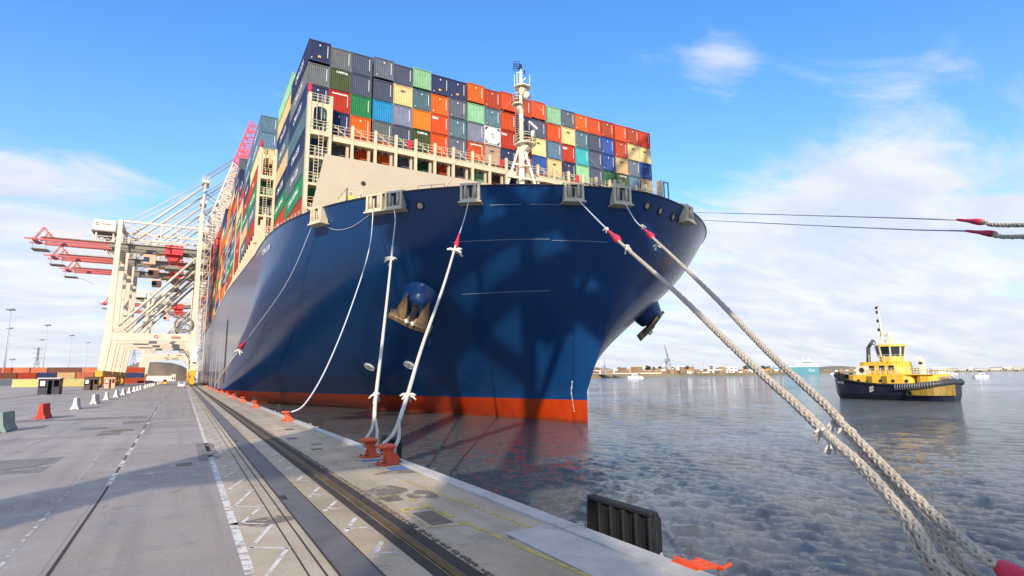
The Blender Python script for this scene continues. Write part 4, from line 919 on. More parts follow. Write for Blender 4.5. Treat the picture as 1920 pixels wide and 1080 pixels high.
# kiosks
def kiosk(x, y, m_, label, w=2.7, d=2.4, h=2.9, open_=True):
    r = empty('checker_kiosk', (x, y, 0), 0, label, 'kiosk', 'shelters on the apron'); t = .1
    b = MB(); b.box((-w/2, -d/2, 0), (-w/2+t, d/2, h)); b.box((w/2-t, -d/2, 0), (w/2, d/2, h)); b.box((-w/2+t, d/2-t, 0), (w/2-t, d/2, h))
    b.box((-w/2+t, -d/2, 0), (-w*.05, -d/2+t, 1.2)); b.box((-w/2+t, -d/2, 2.4), (w/2-t, -d/2+t, h)); b.box((-w*.12, -d/2, 1.2), (-w*.05, -d/2+t, 2.4)); b.box((w*.15, -d/2, 0), (w*.22, -d/2+t, 2.4))
    b.box((w*.22, -d/2, 0), (w/2-t, -d/2+t, 1.3 if open_ else 2.4)); b.build('wall', m_, r)
    MB().box((-w/2-.15, -d/2-.15, h), (w/2+.15, d/2+.15, h+.12)).build('roof', 'white' if m_ == 'kdark' else m_, r)
    MB().box((-w/2+.25, -d/2-.01, 1.45), (-w*.18, -d/2+.0, 2.3)).build('notice', 'white', r)
    MB().box((w/2-.01, -.5, 1.3), (w/2+.012, .4, 2.2)).build('side_window', 'galv', r)
    return r
M['kdark'] = mat('dark_plum_paint', (.045, .032, .05), .6, var=.3); M['kbrown'] = mat('brown_kiosk_paint', (.10, .055, .04), .6, var=.3); M['kpeach'] = mat('peach_kiosk_paint', (.72, .40, .26), .6, var=.2)
kiosk(-19.9, 126, 'kdark', 'dark plum open fronted kiosk left of the white barriers', 2.9, 3, 2.7); kiosk(-18.3, 163, 'kbrown', 'brown open kiosk in front of the yellow crane feet', 2.6, 2.4, 2.9); kiosk(-16.9, 186, 'kpeach', 'peach coloured kiosk with a framed window beside the crane feet', 2.3, 2.3, 2.8)
# ------------------------------------------------------------------ ship to shore cranes
def make_crane():
    GA, GZ, AX = -22.4, 43.2, 69.0
    r = empty('harbour_crane')
    def box_leg(x0, z0, w0, x1, z1, w1, y, d=1.5):
        return MB().add([(x0-w0/2, y-d/2, z0), (x0+w0/2, y-d/2, z0), (x0+w0/2, y+d/2, z0), (x0-w0/2, y+d/2, z0), (x1-w1/2, y-d/2, z1), (x1+w1/2, y-d/2, z1), (x1+w1/2, y+d/2, z1), (x1-w1/2, y+d/2, z1)],
                        [(0, 3, 2, 1), (4, 5, 6, 7), (0, 1, 5, 4), (1, 2, 6, 5), (2, 3, 7, 6), (3, 0, 4, 7)])
    for y in (-8.6, 8.6):
        b = box_leg(GA-.8, 4.2, 1.7, GA, 14, 2.2, y, 1.3); b2 = box_leg(GA, 14, 1.9, GA+.5, 51, 1.15, y, 1.0); b.add(b2.v, b2.f)
        b.prism([(GA+1.4, 20), (GA+1.4, 16.4), (GA+3.6, 16.4)], y-.7, y+.7); b.build('leg', 'crane', r)
        b = box_leg(.5, 4.2, 1.4, 0, 14, 1.7, y, 1.3); b2 = box_leg(0, 14, 1.5, -.3, 56, 1.2, y, 1.1); b.add(b2.v, b2.f)
        b.prism([(-2.6, 13.7), (-.8, 13.7), (-.8, 10.6)], y-.6, y+.6); b.build('leg', 'crane', r)
        MB().box((GA+1.0, y-.65, 13.9), (-.8, y+.65, 16.2)).build('portal_beam', 'crane', r)
        MB().cyl((GA+1.0, y, 16.6), (-.9, y, 41.0), .42, .42, 12).build('diagonal_brace', 'crane', r, True)
        MB().box((GA+1, y-.3, 50.4), (-.9, y+.3, 51.0)).build('top_beam', 'crane', r)
        b = MB(); b.bar((GA+1, y, 50), ((GA)/2, y, 46.0), .28); b.bar((GA/2, y, 50.2), (GA/2, y, 44.8), .35); b.bar((GA/2, y, 50.4), (-1, y, 46.0), .28)
        b.build('upper_truss', 'crane', r)
    for x, zz in ((GA-.8, 4), (.5, 4)):
        bs = MB(); bs.box((x-.9, -12.6, 3.2), (x+.9, 12.6, 4.8))
        s = bs.build('sill_beam', 'crane_yel', r)
        for y in (-11, -6.4, 6.4, 11):
            b = MB(); b.prism([(-.7, 1.0), (.7, 1.0), (.45, 3.2), (-.45, 3.2)], -1.6, 1.6); b.box((-.5, -2.1, .55), (.5, 2.1, 1.3)); b.v = [(x+px, y+py, pz) for px, py, pz in b.v]
            g = b.build('bogie', 'crane_yel', r)
            for dy in (-1.5, -.5, .5, 1.5): MB().cyl((x-.25, y+dy, .36), (x+.25, y+dy, .36), .34, n=10).build('wheel', 'dark', g)
    for z in (41.2, 50.6):
        for x in (GA+.3, -.1):
            MB().box((x-.5, -8, z-.5), (x+.5, 8, z+.5)).build('cross_beam', 'crane', r)
    # girders with red landward end
    for y in (-3.4, 3.4):
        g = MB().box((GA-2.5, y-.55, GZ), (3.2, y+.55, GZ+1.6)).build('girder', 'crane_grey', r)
        MB().box((GA-19.2, y-.45, GZ+.2), (GA-2.5, y+.45, GZ+1.25)).build('red_girder_end', 'crane_red', g)
        b = MB(); rail(b, (GA-19, y+(1.1 if y > 0 else -1.1), GZ+1.5), (3, y+(1.1 if y > 0 else -1.1), GZ+1.5), 1.5, 3.0, .05, (.5,)); b.box((GA-19, y+(.6 if y > 0 else -1.3), GZ+1.3), (3, y+(1.3 if y > 0 else -.6), GZ+1.4)); b.build('walkway', 'crane', g)
        b = MB(); x = GA-18
        while x < 2: b.bar((x, y, GZ+1.6), (x+1.6, y, GZ+3.4), .09); b.bar((x+1.6, y, GZ+3.4), (x+3.2, y, GZ+1.6), .09); x += 3.2
        b.bar((GA-17, y, GZ+3.4), (2, y, GZ+3.4), .12); b.build('girder_truss', 'crane', g)
    b = MB(); b.bar((GA-20.8, -3.4, GZ+.6), (GA-20.8, 3.4, GZ+.6), .8); b.build('end_beam', 'crane_red', r)
    for y in (-3.4, 3.4):
        b = MB(); b.bar((GA-20.5, y, GZ+.8), (GA-18.6, y, GZ+4.2), .5); b.bar((GA-18.6, y, GZ+4.2), (GA-16.6, y, GZ+1.4), .5); b.bar((GA-23, y, GZ+.6), (GA-18, y, GZ+.6), .4); b.build('end_bracket', 'crane_red', r)
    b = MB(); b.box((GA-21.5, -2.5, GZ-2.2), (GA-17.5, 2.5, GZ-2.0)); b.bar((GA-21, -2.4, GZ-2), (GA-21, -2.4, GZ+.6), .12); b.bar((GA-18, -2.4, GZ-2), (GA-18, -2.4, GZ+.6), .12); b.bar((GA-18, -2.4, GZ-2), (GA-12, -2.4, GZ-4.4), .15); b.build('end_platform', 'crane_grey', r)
    # machinery house
    b = MB().box((GA-6.8, -3.8, 48.2), (GA-1.2, 3.8, 51.6)); h = b.build('machinery_house', 'mast', r, False, .05)
    b = MB(); b.box((GA-7.2, -4.3, 47.8), (GA-.9, 4.3, 48.2)); b.prism([(GA-6.5, 47.8), (GA-1.5, 47.8), (GA-3.0, 45.8)], -1.2, 1.2); b.build('house_floor', 'crane_grey', h)
    b = MB(); b.bar((GA-6, -3.4, 47.8), (GA-6, -3.4, GZ+1.5), .4); b.bar((GA-1.6, -3.4, 47.8), (GA-1.6, -3.4, GZ+1.5), .4); b.bar((GA-6, 3.4, 47.8), (GA-6, 3.4, GZ+1.5), .4); b.bar((GA-1.6, 3.4, 47.8), (GA-1.6, 3.4, GZ+1.5), .4); b.build('house_support', 'crane', h)
    b = MB().torus((GA-5.9, -3.86, 50.2), (0, 1, 0), .42, .10, 16, 5); b.build('round_sign', 'dark_text', h); MB().box((GA-5.0, -3.83, 50.1), (GA-2.4, -3.81, 50.4)).build('name_board', 'orange', h)
    # apex
    for y in (-3.0, 3.0):
        MB().cyl((-.2, y*2.5, 55.5), (.2, y*.7, AX), .45, .4, 10).build('apex_mast', 'crane', r, True)
        MB().cyl((-.1, y, AX-.5), (GA+.6, y*1.2, 51), .16, .16, 8).build('back_stay', 'crane', r, True)
        MB().cyl((-.3, y*2, AX-3.0), (GA+3.5, y*1.6, 47.5), .36, .36, 10).build('back_brace', 'crane', r, True)
    b = MB(); b.box((-.9, -3, AX-.6), (1.3, 3, AX+.5)); b.bar((.2, 0, AX), (.2, 0, AX+3), .18); rail(b, (-.9, -3, AX+.5), (1.3, -3, AX+.5), 1.1, .8, .05); b.build('apex_platform', 'crane', r)
    # raised boom, red tip
    h0 = V((3.4, 0, GZ+.5)); tip = V((17.2, 0, 92.3)); dr = (tip-h0).normalized(); nr = V((dr.z, 0, -dr.x)); L = (tip-h0).length
    def seg(name, a0, a1, m1, m2):
        g = None
        for y in (-3.2, 3.2):
            b = MB().bar(h0+dr*a0+V((0, y, 0)), h0+dr*a1+V((0, y, 0)), 1.1, 1.3, nr); o = b.build(name, m2, r if g is None else g)
            if g is None: g = o
        b = MB(); s_ = 2.6; a = a0
        while a < a1-.1:
            e = min(a+s_, a1)
            for y in (-3.2, 3.2):
                p0, p1 = h0+dr*a+V((0, y, 0)), h0+dr*e+V((0, y, 0)); q0, q1 = p0-nr*4.6, p1-nr*4.6
                b.bar(q0, q1, .5, .5, nr); b.bar(p0, q1, .32); b.bar(q0, p0, .32)
                b.bar(q0-nr*0, p1, .26)
            b.bar(h0+dr*a+V((0, -3.2, 0)), h0+dr*e+V((0, 3.2, 0)), .16); b.bar(h0+dr*a+V((0, -3.2, 0))-nr*4.6, h0+dr*a+V((0, 3.2, 0))-nr*4.6, .20); b.bar(h0+dr*a+V((0, -3.2, 0)), h0+dr*a+V((0, 3.2, 0)), .22)
            a = e
        b.build('boom_lattice', m1, g); return g
    seg('boom', 0, L*.66, 'crane', 'crane_red'); seg('boom_tip', L*.66, L, 'crane_pink', 'crane_red')
    b = MB(); b.box((-.8, -3.6, 0), (.8, 3.6, 1.4)); b.box((.6, -2, -2.2), (1.4, 2, -.2)); b.v = [tuple(V(p)+tip) for p in b.v]; b.build('tip_sheave_box', 'crane_red', r)
    b = MB(); q = h0+dr*L*.42+nr*1.0; b.box((q.x, -1.5, q.z-1), (q.x+2.6, 1.5, q.z+1.2)); b.build('boom_sheave_box', 'crane', r)
    # folded forestays
    a = V((.3, 0, AX-.4)); p1 = h0+dr*L*.50-nr*10.5; p2 = h0+dr*L*.70-nr*4.6
    for y in (-2.6, 2.6):
        o = V((0, y, 0)); b = MB(); b.bar(a+o, p1+o, .34); b.bar(p1+o, p2+o, .34); b.bar(p1+o+V((0, 0, -6)), h0+dr*L*.36-nr*4.6+o, .26); b.bar(a+o+V((0, 0, -7)), p1+o+V((0, 0, -6)), .26); b.bar(p1+o, p1+o+V((0, 0, -6)), .26); b.bar(p1+o+V((0, 0, -6)), h0+dr*L*.52-nr*4.6+o, .22); b.build('forestay', 'crane_grey', r)
    # trolley, cab and spreader gear
    tx = GA*.33
    b = MB(); b.box((tx-2.6, -4, GZ-.9), (tx+2.6, 4, GZ+2.2)); b.prism([(tx-2.2, GZ-.9), (tx+2.2, GZ-.9), (tx+.8, GZ-2.8), (tx-.8, GZ-2.8)], -2.4, 2.4); t = b.build('trolley', 'red', r, False, .05)
    b = MB(); b.box((tx-8.2, -2.2, GZ-4.2), (tx-4.9, 0, GZ-1.2)); c = b.build('operator_cab', 'kpeach', r, False, .05)
    MB().box((tx-8.24, -2.24, GZ-3.6), (tx-6.6, -.1, GZ-2.0)).build('cab_window', 'glass', c); b = MB(); b.bar((tx-5.4, -1.2, GZ-1.2), (tx-2.4, -1.2, GZ-.6), .5); b.build('cab_hanger', 'crane_yel', c)
    b = MB(); b.prism([(tx-2.4, GZ-5.4), (tx+2.4, GZ-5.4), (tx+1.2, GZ-4.3), (tx-1.2, GZ-4.3)], -3, 3); 
    for dx in (-1, 1):
        for y in (-2, 2): b.bar((tx+dx, y, GZ-4.4), (tx+dx*1.3, y, GZ-2.6), .07)
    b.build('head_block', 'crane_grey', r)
    # stair and lift tower on the waterside leg
    b = MB()
    for z in np.arange(5, 54, 2.6):
        b.bar((1.3, -9.6, z), (2.9, -9.6, z+2.6), .10); b.bar((2.9, -9.6, z), (1.3, -9.6, z), .12); b.bar((1.3, -9.6, z+2.6), (2.9, -9.6, z+2.6), .08); b.box((1.2, -10, z-.05), (3.0, -8.6, z+.05))
    for x in (1.2, 3.0):
        for y in (-10, -8.6): b.bar((x, y, 4.8), (x, y, 54), .13)
    b.build('stair_tower', 'crane', r)
    MB().box((-.1, -10.6, 7.5), (1.3, -9.7, 12.2)).build('electrical_cabinet', 'white', r)
    b = MB(); rail(b, (GA+1, -9.4, 16.3), (-1, -9.4, 16.3), 1.1, 2.2, .045, (.5,)); b.build('portal_railing', 'crane', r)
    MB().torus((GA*.45, -9.42, 15.2), (0, 1, 0), .42, .10, 14, 5).build('round_sign', 'orange', r); MB().box((GA*.27, -9.40, 14.8), (GA*.16, -9.37, 15.3)).build('name_board', 'orange', r)
    b = MB(); n_ = 20   # cable reel
    for k in range(10): a = 2*pi*k/10; b.bar((0+-3, -9.7, 19.2), (-3+2.4*cos(a), -9.7, 19.2+2.4*sin(a)), .12)
    b.torus((-3, -9.7, 19.2), (0, 1, 0), 2.4, .25, 24, 6); b.build('cable_reel', 'crane_grey', r)
    return r
crane = make_crane()
CL_ = [(215, 'nearest white gantry crane with raised red tipped boom beside the ship'), (242, 'second white gantry crane, directly behind the nearest one'), (269, 'third white gantry crane in the close row'), (385, 'fourth gantry crane standing apart beyond the close row'), (425, 'farthest gantry crane down the quay'), (-20, 'gantry crane behind the viewpoint whose shadow falls on the bow')]
for i, (y, l) in enumerate(CL_):
    c = crane if i == 0 else copy_tree(crane); c.location = (1.9, y, 0); tag(c, l, 'crane', 'gantry cranes on the quay')
# ------------------------------------------------------------------ mooring ropes
def on_plane(px, py, A, B):
    d = B-A; n = V((d.y, -d.x, 0)); r = ray(px, py); return CAM+r*((A-CAM).dot(n)/r.dot(n))
def along(A, B, k=1.0):
    """points of a taut line seen at given image places: the distance runs evenly from A to B"""
    def px_of(p): c = R.transposed() @ (p-CAM); return V((960-FPX*c.x/c.z, 540+FPX*c.y/c.z)), -c.z
    (a, da), (b, db) = px_of(A), px_of(B); e = b-a
    def f(px, py):
        w = min(max((V((px, py))-a).dot(e)/e.length_squared, 0), 1); d = 1/((1-w)/da+w/db)
        return atd(px, py, d*(1-(1-k)*min(1, 6*w*(1-w)+.2)))
    return f
def plait(b, path, r, pitch=None, n=8, k=6):
    pitch = pitch or r*9; P = [V(p) for p in path]; x = None; acc = 0; fr = []
    for i, c in enumerate(P):
        d = (P[min(i+1, len(P)-1)]-P[max(i-1, 0)]).normalized()
        if x is None: x = d.cross(V((0, 0, 1))).normalized()
        x = (x-d*x.dot(d)).normalized(); y = d.cross(x)
        if i: acc += (P[i]-P[i-1]).length
        fr.append((c, x.copy(), y.copy(), acc))
    for s in range(n):
        sg = 1 if s % 2 else -1; ph = 2*pi*(s//2)/(n/2)+(.5 if sg > 0 else 0); pts = []
        for c, x_, y_, a in fr:
            t = ph+sg*2*pi*a/pitch; w = r*(.64+.10*cos(2*(2*pi*a/pitch)*n/4+s)); pts.append(c+x_*cos(t)*w+y_*sin(t)*w)
        b.tube(pts, r*.36, k)
def dense(pts, step):
    out = [V(pts[0])]
    for i in range(len(pts)-1):
        a, c = V(pts[i]), V(pts[i+1]); L = (c-a).length; k = max(1, int(L/step))
        for j in range(1, k+1): out.append(a.lerp(c, j/k))
    return out
def rope(label, thin, thick, rthin=.035, rthick=.06, group='mooring ropes', red=None, splits=None, braid=False, step=.06, ties=()):
    r = empty('mooring_rope', thin[0] if thin else thick[0], 0, label, 'mooring rope', group); T = Matrix.Translation(-V(r.location))
    if thin: MB().tube(smoothpath(thin, 6), rthin, 6).xf(T).build('thin_line', 'rope_thin', r, True)
    if thick:
        b = MB(); sp = smoothpath(thick, 8)
        if braid: plait(b, dense(sp, step), rthick)
        else: b.tube(sp, rthick, 8)
        b.xf(T).build('tail', 'rope' if braid else 'rope_lt', r, True)
    for s_ in (splits or []):
        b = MB(); sp = smoothpath(s_, 6)
        if braid: plait(b, dense(sp, step), rthick*.9)
        else: plait(b, dense(sp, .1), rthick*.85, n=6, k=5)
        b.xf(T).build('eye_strand', 'rope' if braid else 'rope_lt', r, True)
    if red: 
        a, c, ra = red; MB().tube([V(a).lerp(V(c), k/6) for k in range(7)], [ra*.6, ra*.75, ra*.8, ra, ra*1.35, ra*1.6, ra*1.3], 12).xf(T).build('chafe_cover', 'pinkred', r, True)
    for c, sz in ties:
        c = V(c); b = MB()
        for k in range(5):
            d = V((rr.uniform(-1, 1), rr.uniform(-1, 1), rr.uniform(-1, .6))).normalized()*sz; b.tube([c, c+d*.6+V((0, 0, -sz*.1)), c+d+V((0, 0, -sz*.4))], [sz*.20, sz*.16, sz*.12], 6)
        b.torus(c, V((.3, .2, 1)), sz*.3, sz*.16, 10, 6); b.xf(T).build('rope_knot', 'rope_lt', r, True)
    return r
hd = lambda y: V((5.72-.12, y, .42))
# two plaited ropes running down past the viewpoint
A = FL['e']; B = atx(1790, 1080, 5.6); P_ = lambda px, py: on_plane(px, py, A, B)
end1 = V((5.50, 1.25, .50))
rope('thick plaited rope from the middle of the bow, left of the two foreground ropes', [A, P_(1112, 404), P_(1142, 434)], [P_(1146, 440), P_(1180, 470), P_(1260, 541), P_(1363, 640), P_(1438, 710), P_(1496, 762), P_(1554, 819)], .04, .062, red=(P_(1141, 433), P_(1160, 451), .10), braid=True, step=.05,
     splits=[[P_(1548, 812), P_(1612, 874), P_(1690, 962), P_(1762, 1080), end1+V((.05, .2, 0))], [P_(1552, 817), P_(1625, 882), P_(1712, 982), P_(1800, 1090), end1+V((.45, .1, .05))]],
     ties=[(P_(1138, 428), .2), (P_(1176, 462), .22), (P_(1543, 808), .13), (P_(1560, 830), .12)])
A2 = FL['f']; B2 = atx(1880, 1070, 5.75); Q_ = lambda px, py: on_plane(px, py, A2, B2)
rope('thick plaited rope from right of the stem, right of the two foreground ropes', [A2, Q_(1190, 412), Q_(1210, 431)], [Q_(1214, 437), Q_(1250, 470), Q_(1335, 552), Q_(1420, 640), Q_(1475, 693), Q_(1543, 755), Q_(1576, 790)], .04, .062, red=(Q_(1207, 429), Q_(1224, 445), .10), braid=True, step=.05,
     splits=[[Q_(1570, 785), Q_(1639, 856), Q_(1700, 918), Q_(1790, 1000), Q_(1890, 1072), end1+V((.5, -.2, .1))], [Q_(1574, 790), Q_(1630, 862), Q_(1690, 935), Q_(1770, 1020), Q_(1850, 1095), end1+V((0, -.2, 0))]],
     ties=[(Q_(1205, 424), .2), (Q_(1232, 460), .22), (Q_(1566, 790), .12), (Q_(1585, 800), .12)])
# red sleeve low on the right rope
o = MB().tube([Q_(1880, 1064), Q_(1900, 1082), Q_(1925, 1105)], [.07, .10, .10], 12).build('rope_sleeve', 'pinkred', None, True)
tag(o, 'red sleeve wrapped round the foreground rope in the bottom right corner', 'rope sleeve')
# high ropes to the right
for k, (p0, p1, lab) in enumerate((((1308, 399), [(1560, 405), (1795, 412), (1843, 417), (1925, 422)], 'upper of the two high ropes leading right from the far bow shoulder'), ((1311, 413), [(1580, 425), (1812, 433), (1866, 439), (1925, 444)], 'lower of the two high ropes leading right from the far bow shoulder'))):
    Aq = atx(p0[0]-14, p0[1]-1, 62.0); Bq = atd(1925, p1[-1][1], 15.5); Zq = along(Aq, Bq); e = V((5.5, -11.4, .5))
    rope(lab, [Aq, Zq(*p1[0]), Zq(*p1[1])], [Zq(*p1[2]), Zq(*p1[3]), Bq.lerp(e, .5)+V((0, 0, .3)), e], .035, .07, red=(Zq(*p1[1]), Zq(*p1[2]), .065), braid=True, step=.1)
# ropes to the close pair of bollards
A = FL['c']; B = hd(19.4)+V((0, 0, .05)); P3 = along(A, B)
rope('white rope from the third fairlead down to the farther bollard of the pair', [A, P3(741, 410), P3(736, 460)], [P3(736, 462), P3(728, 540), P3(717, 640), P3(705, 742), P3(702, 782)], .035, .072, splits=[[P3(702, 780), P3(697, 805), B+V((-.16, .1, 0)), B+V((-.1, .1, -.15))], [P3(702, 780), P3(707, 805), B+V((.22, -.1, 0)), B+V((.2, -.1, -.15))]], ties=[(P3(735, 485), .5), (P3(706, 738), .30)])
A = FL['d']; B = hd(17.5)+V((0, 0, .05)); P4 = along(A, B)
rope('white rope with red cover from the fourth fairlead down to the nearer bollard', [A, P4(872, 405), P4(861, 440)], [P4(856, 455), P4(832, 535), P4(793, 645), P4(765, 738), P4(748, 790)], .035, .075, red=(P4(861, 438), P4(855, 462), .10), splits=[[P4(748, 789), P4(736, 815), B+V((-.22, .1, 0)), B+V((-.15, .1, -.15))], [P4(748, 789), P4(748, 820), B+V((.25, 0, 0)), B+V((.25, 0, -.15))]], ties=[(P4(852, 470), .55), (P4(765, 740), .30)])
A = FL['b']; B = hd(37.2); P2 = along(A, B)
rope('slack thin line curving from the second fairlead to the lone bollard', [A, P2(692, 468), P2(657, 580), P2(612, 690), P2(572, 757), B+V((.2, 0, .1)), B], None, .05)
A = FL['a']; B = hd(118); P1 = along(A, B, .93)
rope('thin line from the aftmost visible fairlead to a distant bollard', [A, P1(535, 535), P1(458, 643)], [P1(452, 652), P1(430, 682), P1(404, 722), B], .045, .11, red=(P1(460, 640), P1(452, 652), .2), ties=[(P1(448, 657), .7)])
hl = [hull_pt(s, t_, -1, .12) for s, t_ in ((18.6, .93), (17.6, .905), (16.4, .895), (15.2, .90), (14.2, .915), (13.0, .94))]
rope('faint loose messenger line sagging on the hull between two fairleads', hl, None, .02)
# ------------------------------------------------------------------ people on the bow platform
def person(x, y, z, rz, label, bend=0.0, arm=.3):
    r = empty('person', (x, y, z), rz, label, 'person', 'dock workers on the bow')
    def skin(name, verts, edges, rad, m_, root=0):
        me = bpy.data.meshes.new(name); me.from_pydata(verts, edges, []); me.materials.append(M[m_]); o = bpy.data.objects.new(name, me); COL.objects.link(o); o.parent = r
        md = o.modifiers.new('skin', 'SKIN'); 
        if not me.skin_vertices: o.modifiers.remove(md); bpy.context.view_layer.objects.active = o; md = o.modifiers.new('skin', 'SKIN')
        for i, q in enumerate(rad): me.skin_vertices[0].data[i].radius = (q, q)
        me.skin_vertices[0].data[root].use_root = True
        sb = o.modifiers.new('sub', 'SUBSURF'); sb.levels = 1; sb.render_levels = 2; return o
    f = bend
    V_ = [(0, 0, .95), (0, f*.15, 1.2), (0, f*.3, 1.42), (0, f*.38, 1.52), (0, f*.42, 1.60), (0, f*.44, 1.70),
          (-.10, 0, .90), (-.11, .03, .50), (-.11, 0, .10), (-.11, .16, .05), (.10, 0, .90), (.11, .03, .50), (.11, -.02, .10), (.11, .14, .05),
          (-.19, f*.28, 1.40), (-.26, f*.3+.04, 1.13), (-.22, f*.3+arm, 1.02), (-.20, f*.3+arm+.08, 1.02), (.19, f*.28, 1.40), (.26, f*.3+.04, 1.13), (.22, f*.3+arm, 1.05), (.20, f*.3+arm+.08, 1.05)]
    E_ = [(0, 1), (1, 2), (2, 3), (3, 4), (4, 5), (0, 6), (6, 7), (7, 8), (8, 9), (0, 10), (10, 11), (11, 12), (12, 13), (2, 14), (14, 15), (15, 16), (16, 17), (2, 18), (18, 19), (19, 20), (20, 21)]
    R_ = [.14, .13, .14, .055, .085, .095, .085, .06, .045, .045, .085, .06, .045, .045, .055, .045, .035, .04, .055, .045, .035, .04]
    skin('body', V_, E_, R_, 'skin')
    J = [0, 1, 2, 14, 15, 16, 18, 19, 20]; ix = {v: i for i, v in enumerate(J)}
    skin('hi_vis_jacket', [V_[i] for i in J], [(ix[a], ix[b]) for a, b in E_ if a in ix and b in ix], [R_[i]+.025 for i in J], 'hivis')
    J = [0, 6, 7, 8, 10, 11, 12]; ix = {v: i for i, v in enumerate(J)}
    skin('trousers', [V_[i] for i in J], [(ix[a], ix[b]) for a, b in E_ if a in ix and b in ix], [R_[i]+.02 for i in J], 'hivis')
    hx_, hy_ = 0, f*.44
    b = MB().lathe([(.125, 1.70), (.125, 1.73), (.115, 1.80), (.07, 1.86), (.01, 1.875)], 14, (hx_, hy_, 0)); b.slab([(-.09, hy_+.08), (.09, hy_+.08), (.06, hy_+.19), (-.06, hy_+.19)], 1.70, 1.72); b.build('hard_hat', 'white', r, True)
    for sx in (-.035, .035): MB().cyl((sx, hy_+.088, 1.66), (sx, hy_+.098, 1.66), .012, n=8).build('eye', 'dark_text', r)
    MB().add([(-.015, hy_+.085, 1.60), (.015, hy_+.085, 1.60), (0, hy_+.085, 1.65), (0, hy_+.115, 1.61)], [(0, 1, 3), (1, 2, 3), (2, 0, 3)]).build('nose', 'skin', r)
person(13.2, 54.6, 18.9, radians(160), 'crouching dock worker in yellow hi-vis on the bow platform, left of the standing one', .7, .25)
person(14.1, 54.5, 18.9, radians(190), 'standing dock worker in yellow hi-vis and white hard hat on the bow platform', .25, .3)
# ------------------------------------------------------------------ far shore, yard and background
def gpos(px, D, z=0.0):
    r = ray(px, 700); h = sqrt(r.x**2+r.y**2); return V((r.x/h*D, r.y/h*D, z))
def gz(px, py, D):          # height seen at image place for a thing D metres away
    r = ray(px, py); h = sqrt(r.x**2+r.y**2); return CAM.z+r.z/h*D
def shore_D(px): return float(np.interp(px, [1000, 1105, 1280, 1430, 1600, 1760, 1960], [640, 640, 800, 960, 1500, 2300, 3000]))
b = MB(); xs_ = list(range(960, 2060, 20)); rows = []
for px in xs_:
    D = shore_D(px); j = 6*sin(px*.05); rows.append([gpos(px, D, SEA-.5), gpos(px, D+4+j, 1.2), gpos(px, D+40, 2.2), gpos(px, D+400, 4+2*sin(px*.02)), gpos(px, D+1500, 14+8*sin(px*.013)+5*sin(px*.041)), gpos(px, D+2200, 0)])
for r_ in rows: b.v += [tuple(p) for p in r_]
k = len(rows[0]); b.f = [(i*k+j, (i+1)*k+j, (i+1)*k+j+1, i*k+j+1) for i in range(len(rows)-1) for j in range(k-1)]
tag(b.build('far_shore', 'land', None, True), kind='structure')
def far_building(px0, px1, ytop, D, col, label, name='shed', roof=None, depth=None, cat='building', gable=False, base=None, win=True, group='buildings on the far shore'):
    p0, p1 = gpos(px0, D), gpos(px1, D); w = (p1-p0).length; c = (p0+p1)/2; zt = gz((px0+px1)/2, ytop, D); zb = 2.0 if base is None else base; depth = depth or max(10, w*.6); h = zt-zb
    r = empty(name, (c.x, c.y, zb), atan2((p1-p0).y, (p1-p0).x), label, cat, group)
    hh = h*(.72 if gable else .93); M_ = MB().box((-w/2, 0, 0), (w/2, depth, hh)); o = M_.build('wall', 'shed', r); o.color = (*col, 1)
    rc = roof or tuple(v*.8 for v in col)
    if gable: m_ = MB().add([(-w/2-.4, -.5, hh), (w/2+.4, -.5, hh), (w/2+.4, depth/2, h), (-w/2-.4, depth/2, h), (w/2+.4, depth+.5, hh), (-w/2-.4, depth+.5, hh)], [(0, 1, 2, 3), (3, 2, 4, 5), (0, 3, 5), (1, 4, 2)])
    else: m_ = MB().box((-w/2-.3, -.3, hh), (w/2+.3, depth+.3, h))
    o = m_.build('roof', 'roof', r); o.color = (*rc, 1)
    if win and hh > 4:
        n_ = min(14, max(2, int(w/7)))
        for i in range(n_):
            x = -w/2+(i+.5)*w/n_
            for z in np.arange(1.2, hh-1.5, 5): MB().box((x-w/n_*.26, -.06, z), (x+w/n_*.26, 0, z+1.6)).build('window', 'glass', r)
    return r
white, cream_, brick, tan_, grey_ = (.72, .70, .66), (.66, .58, .42), (.36, .17, .09), (.48, .36, .22), (.30, .31, .32)
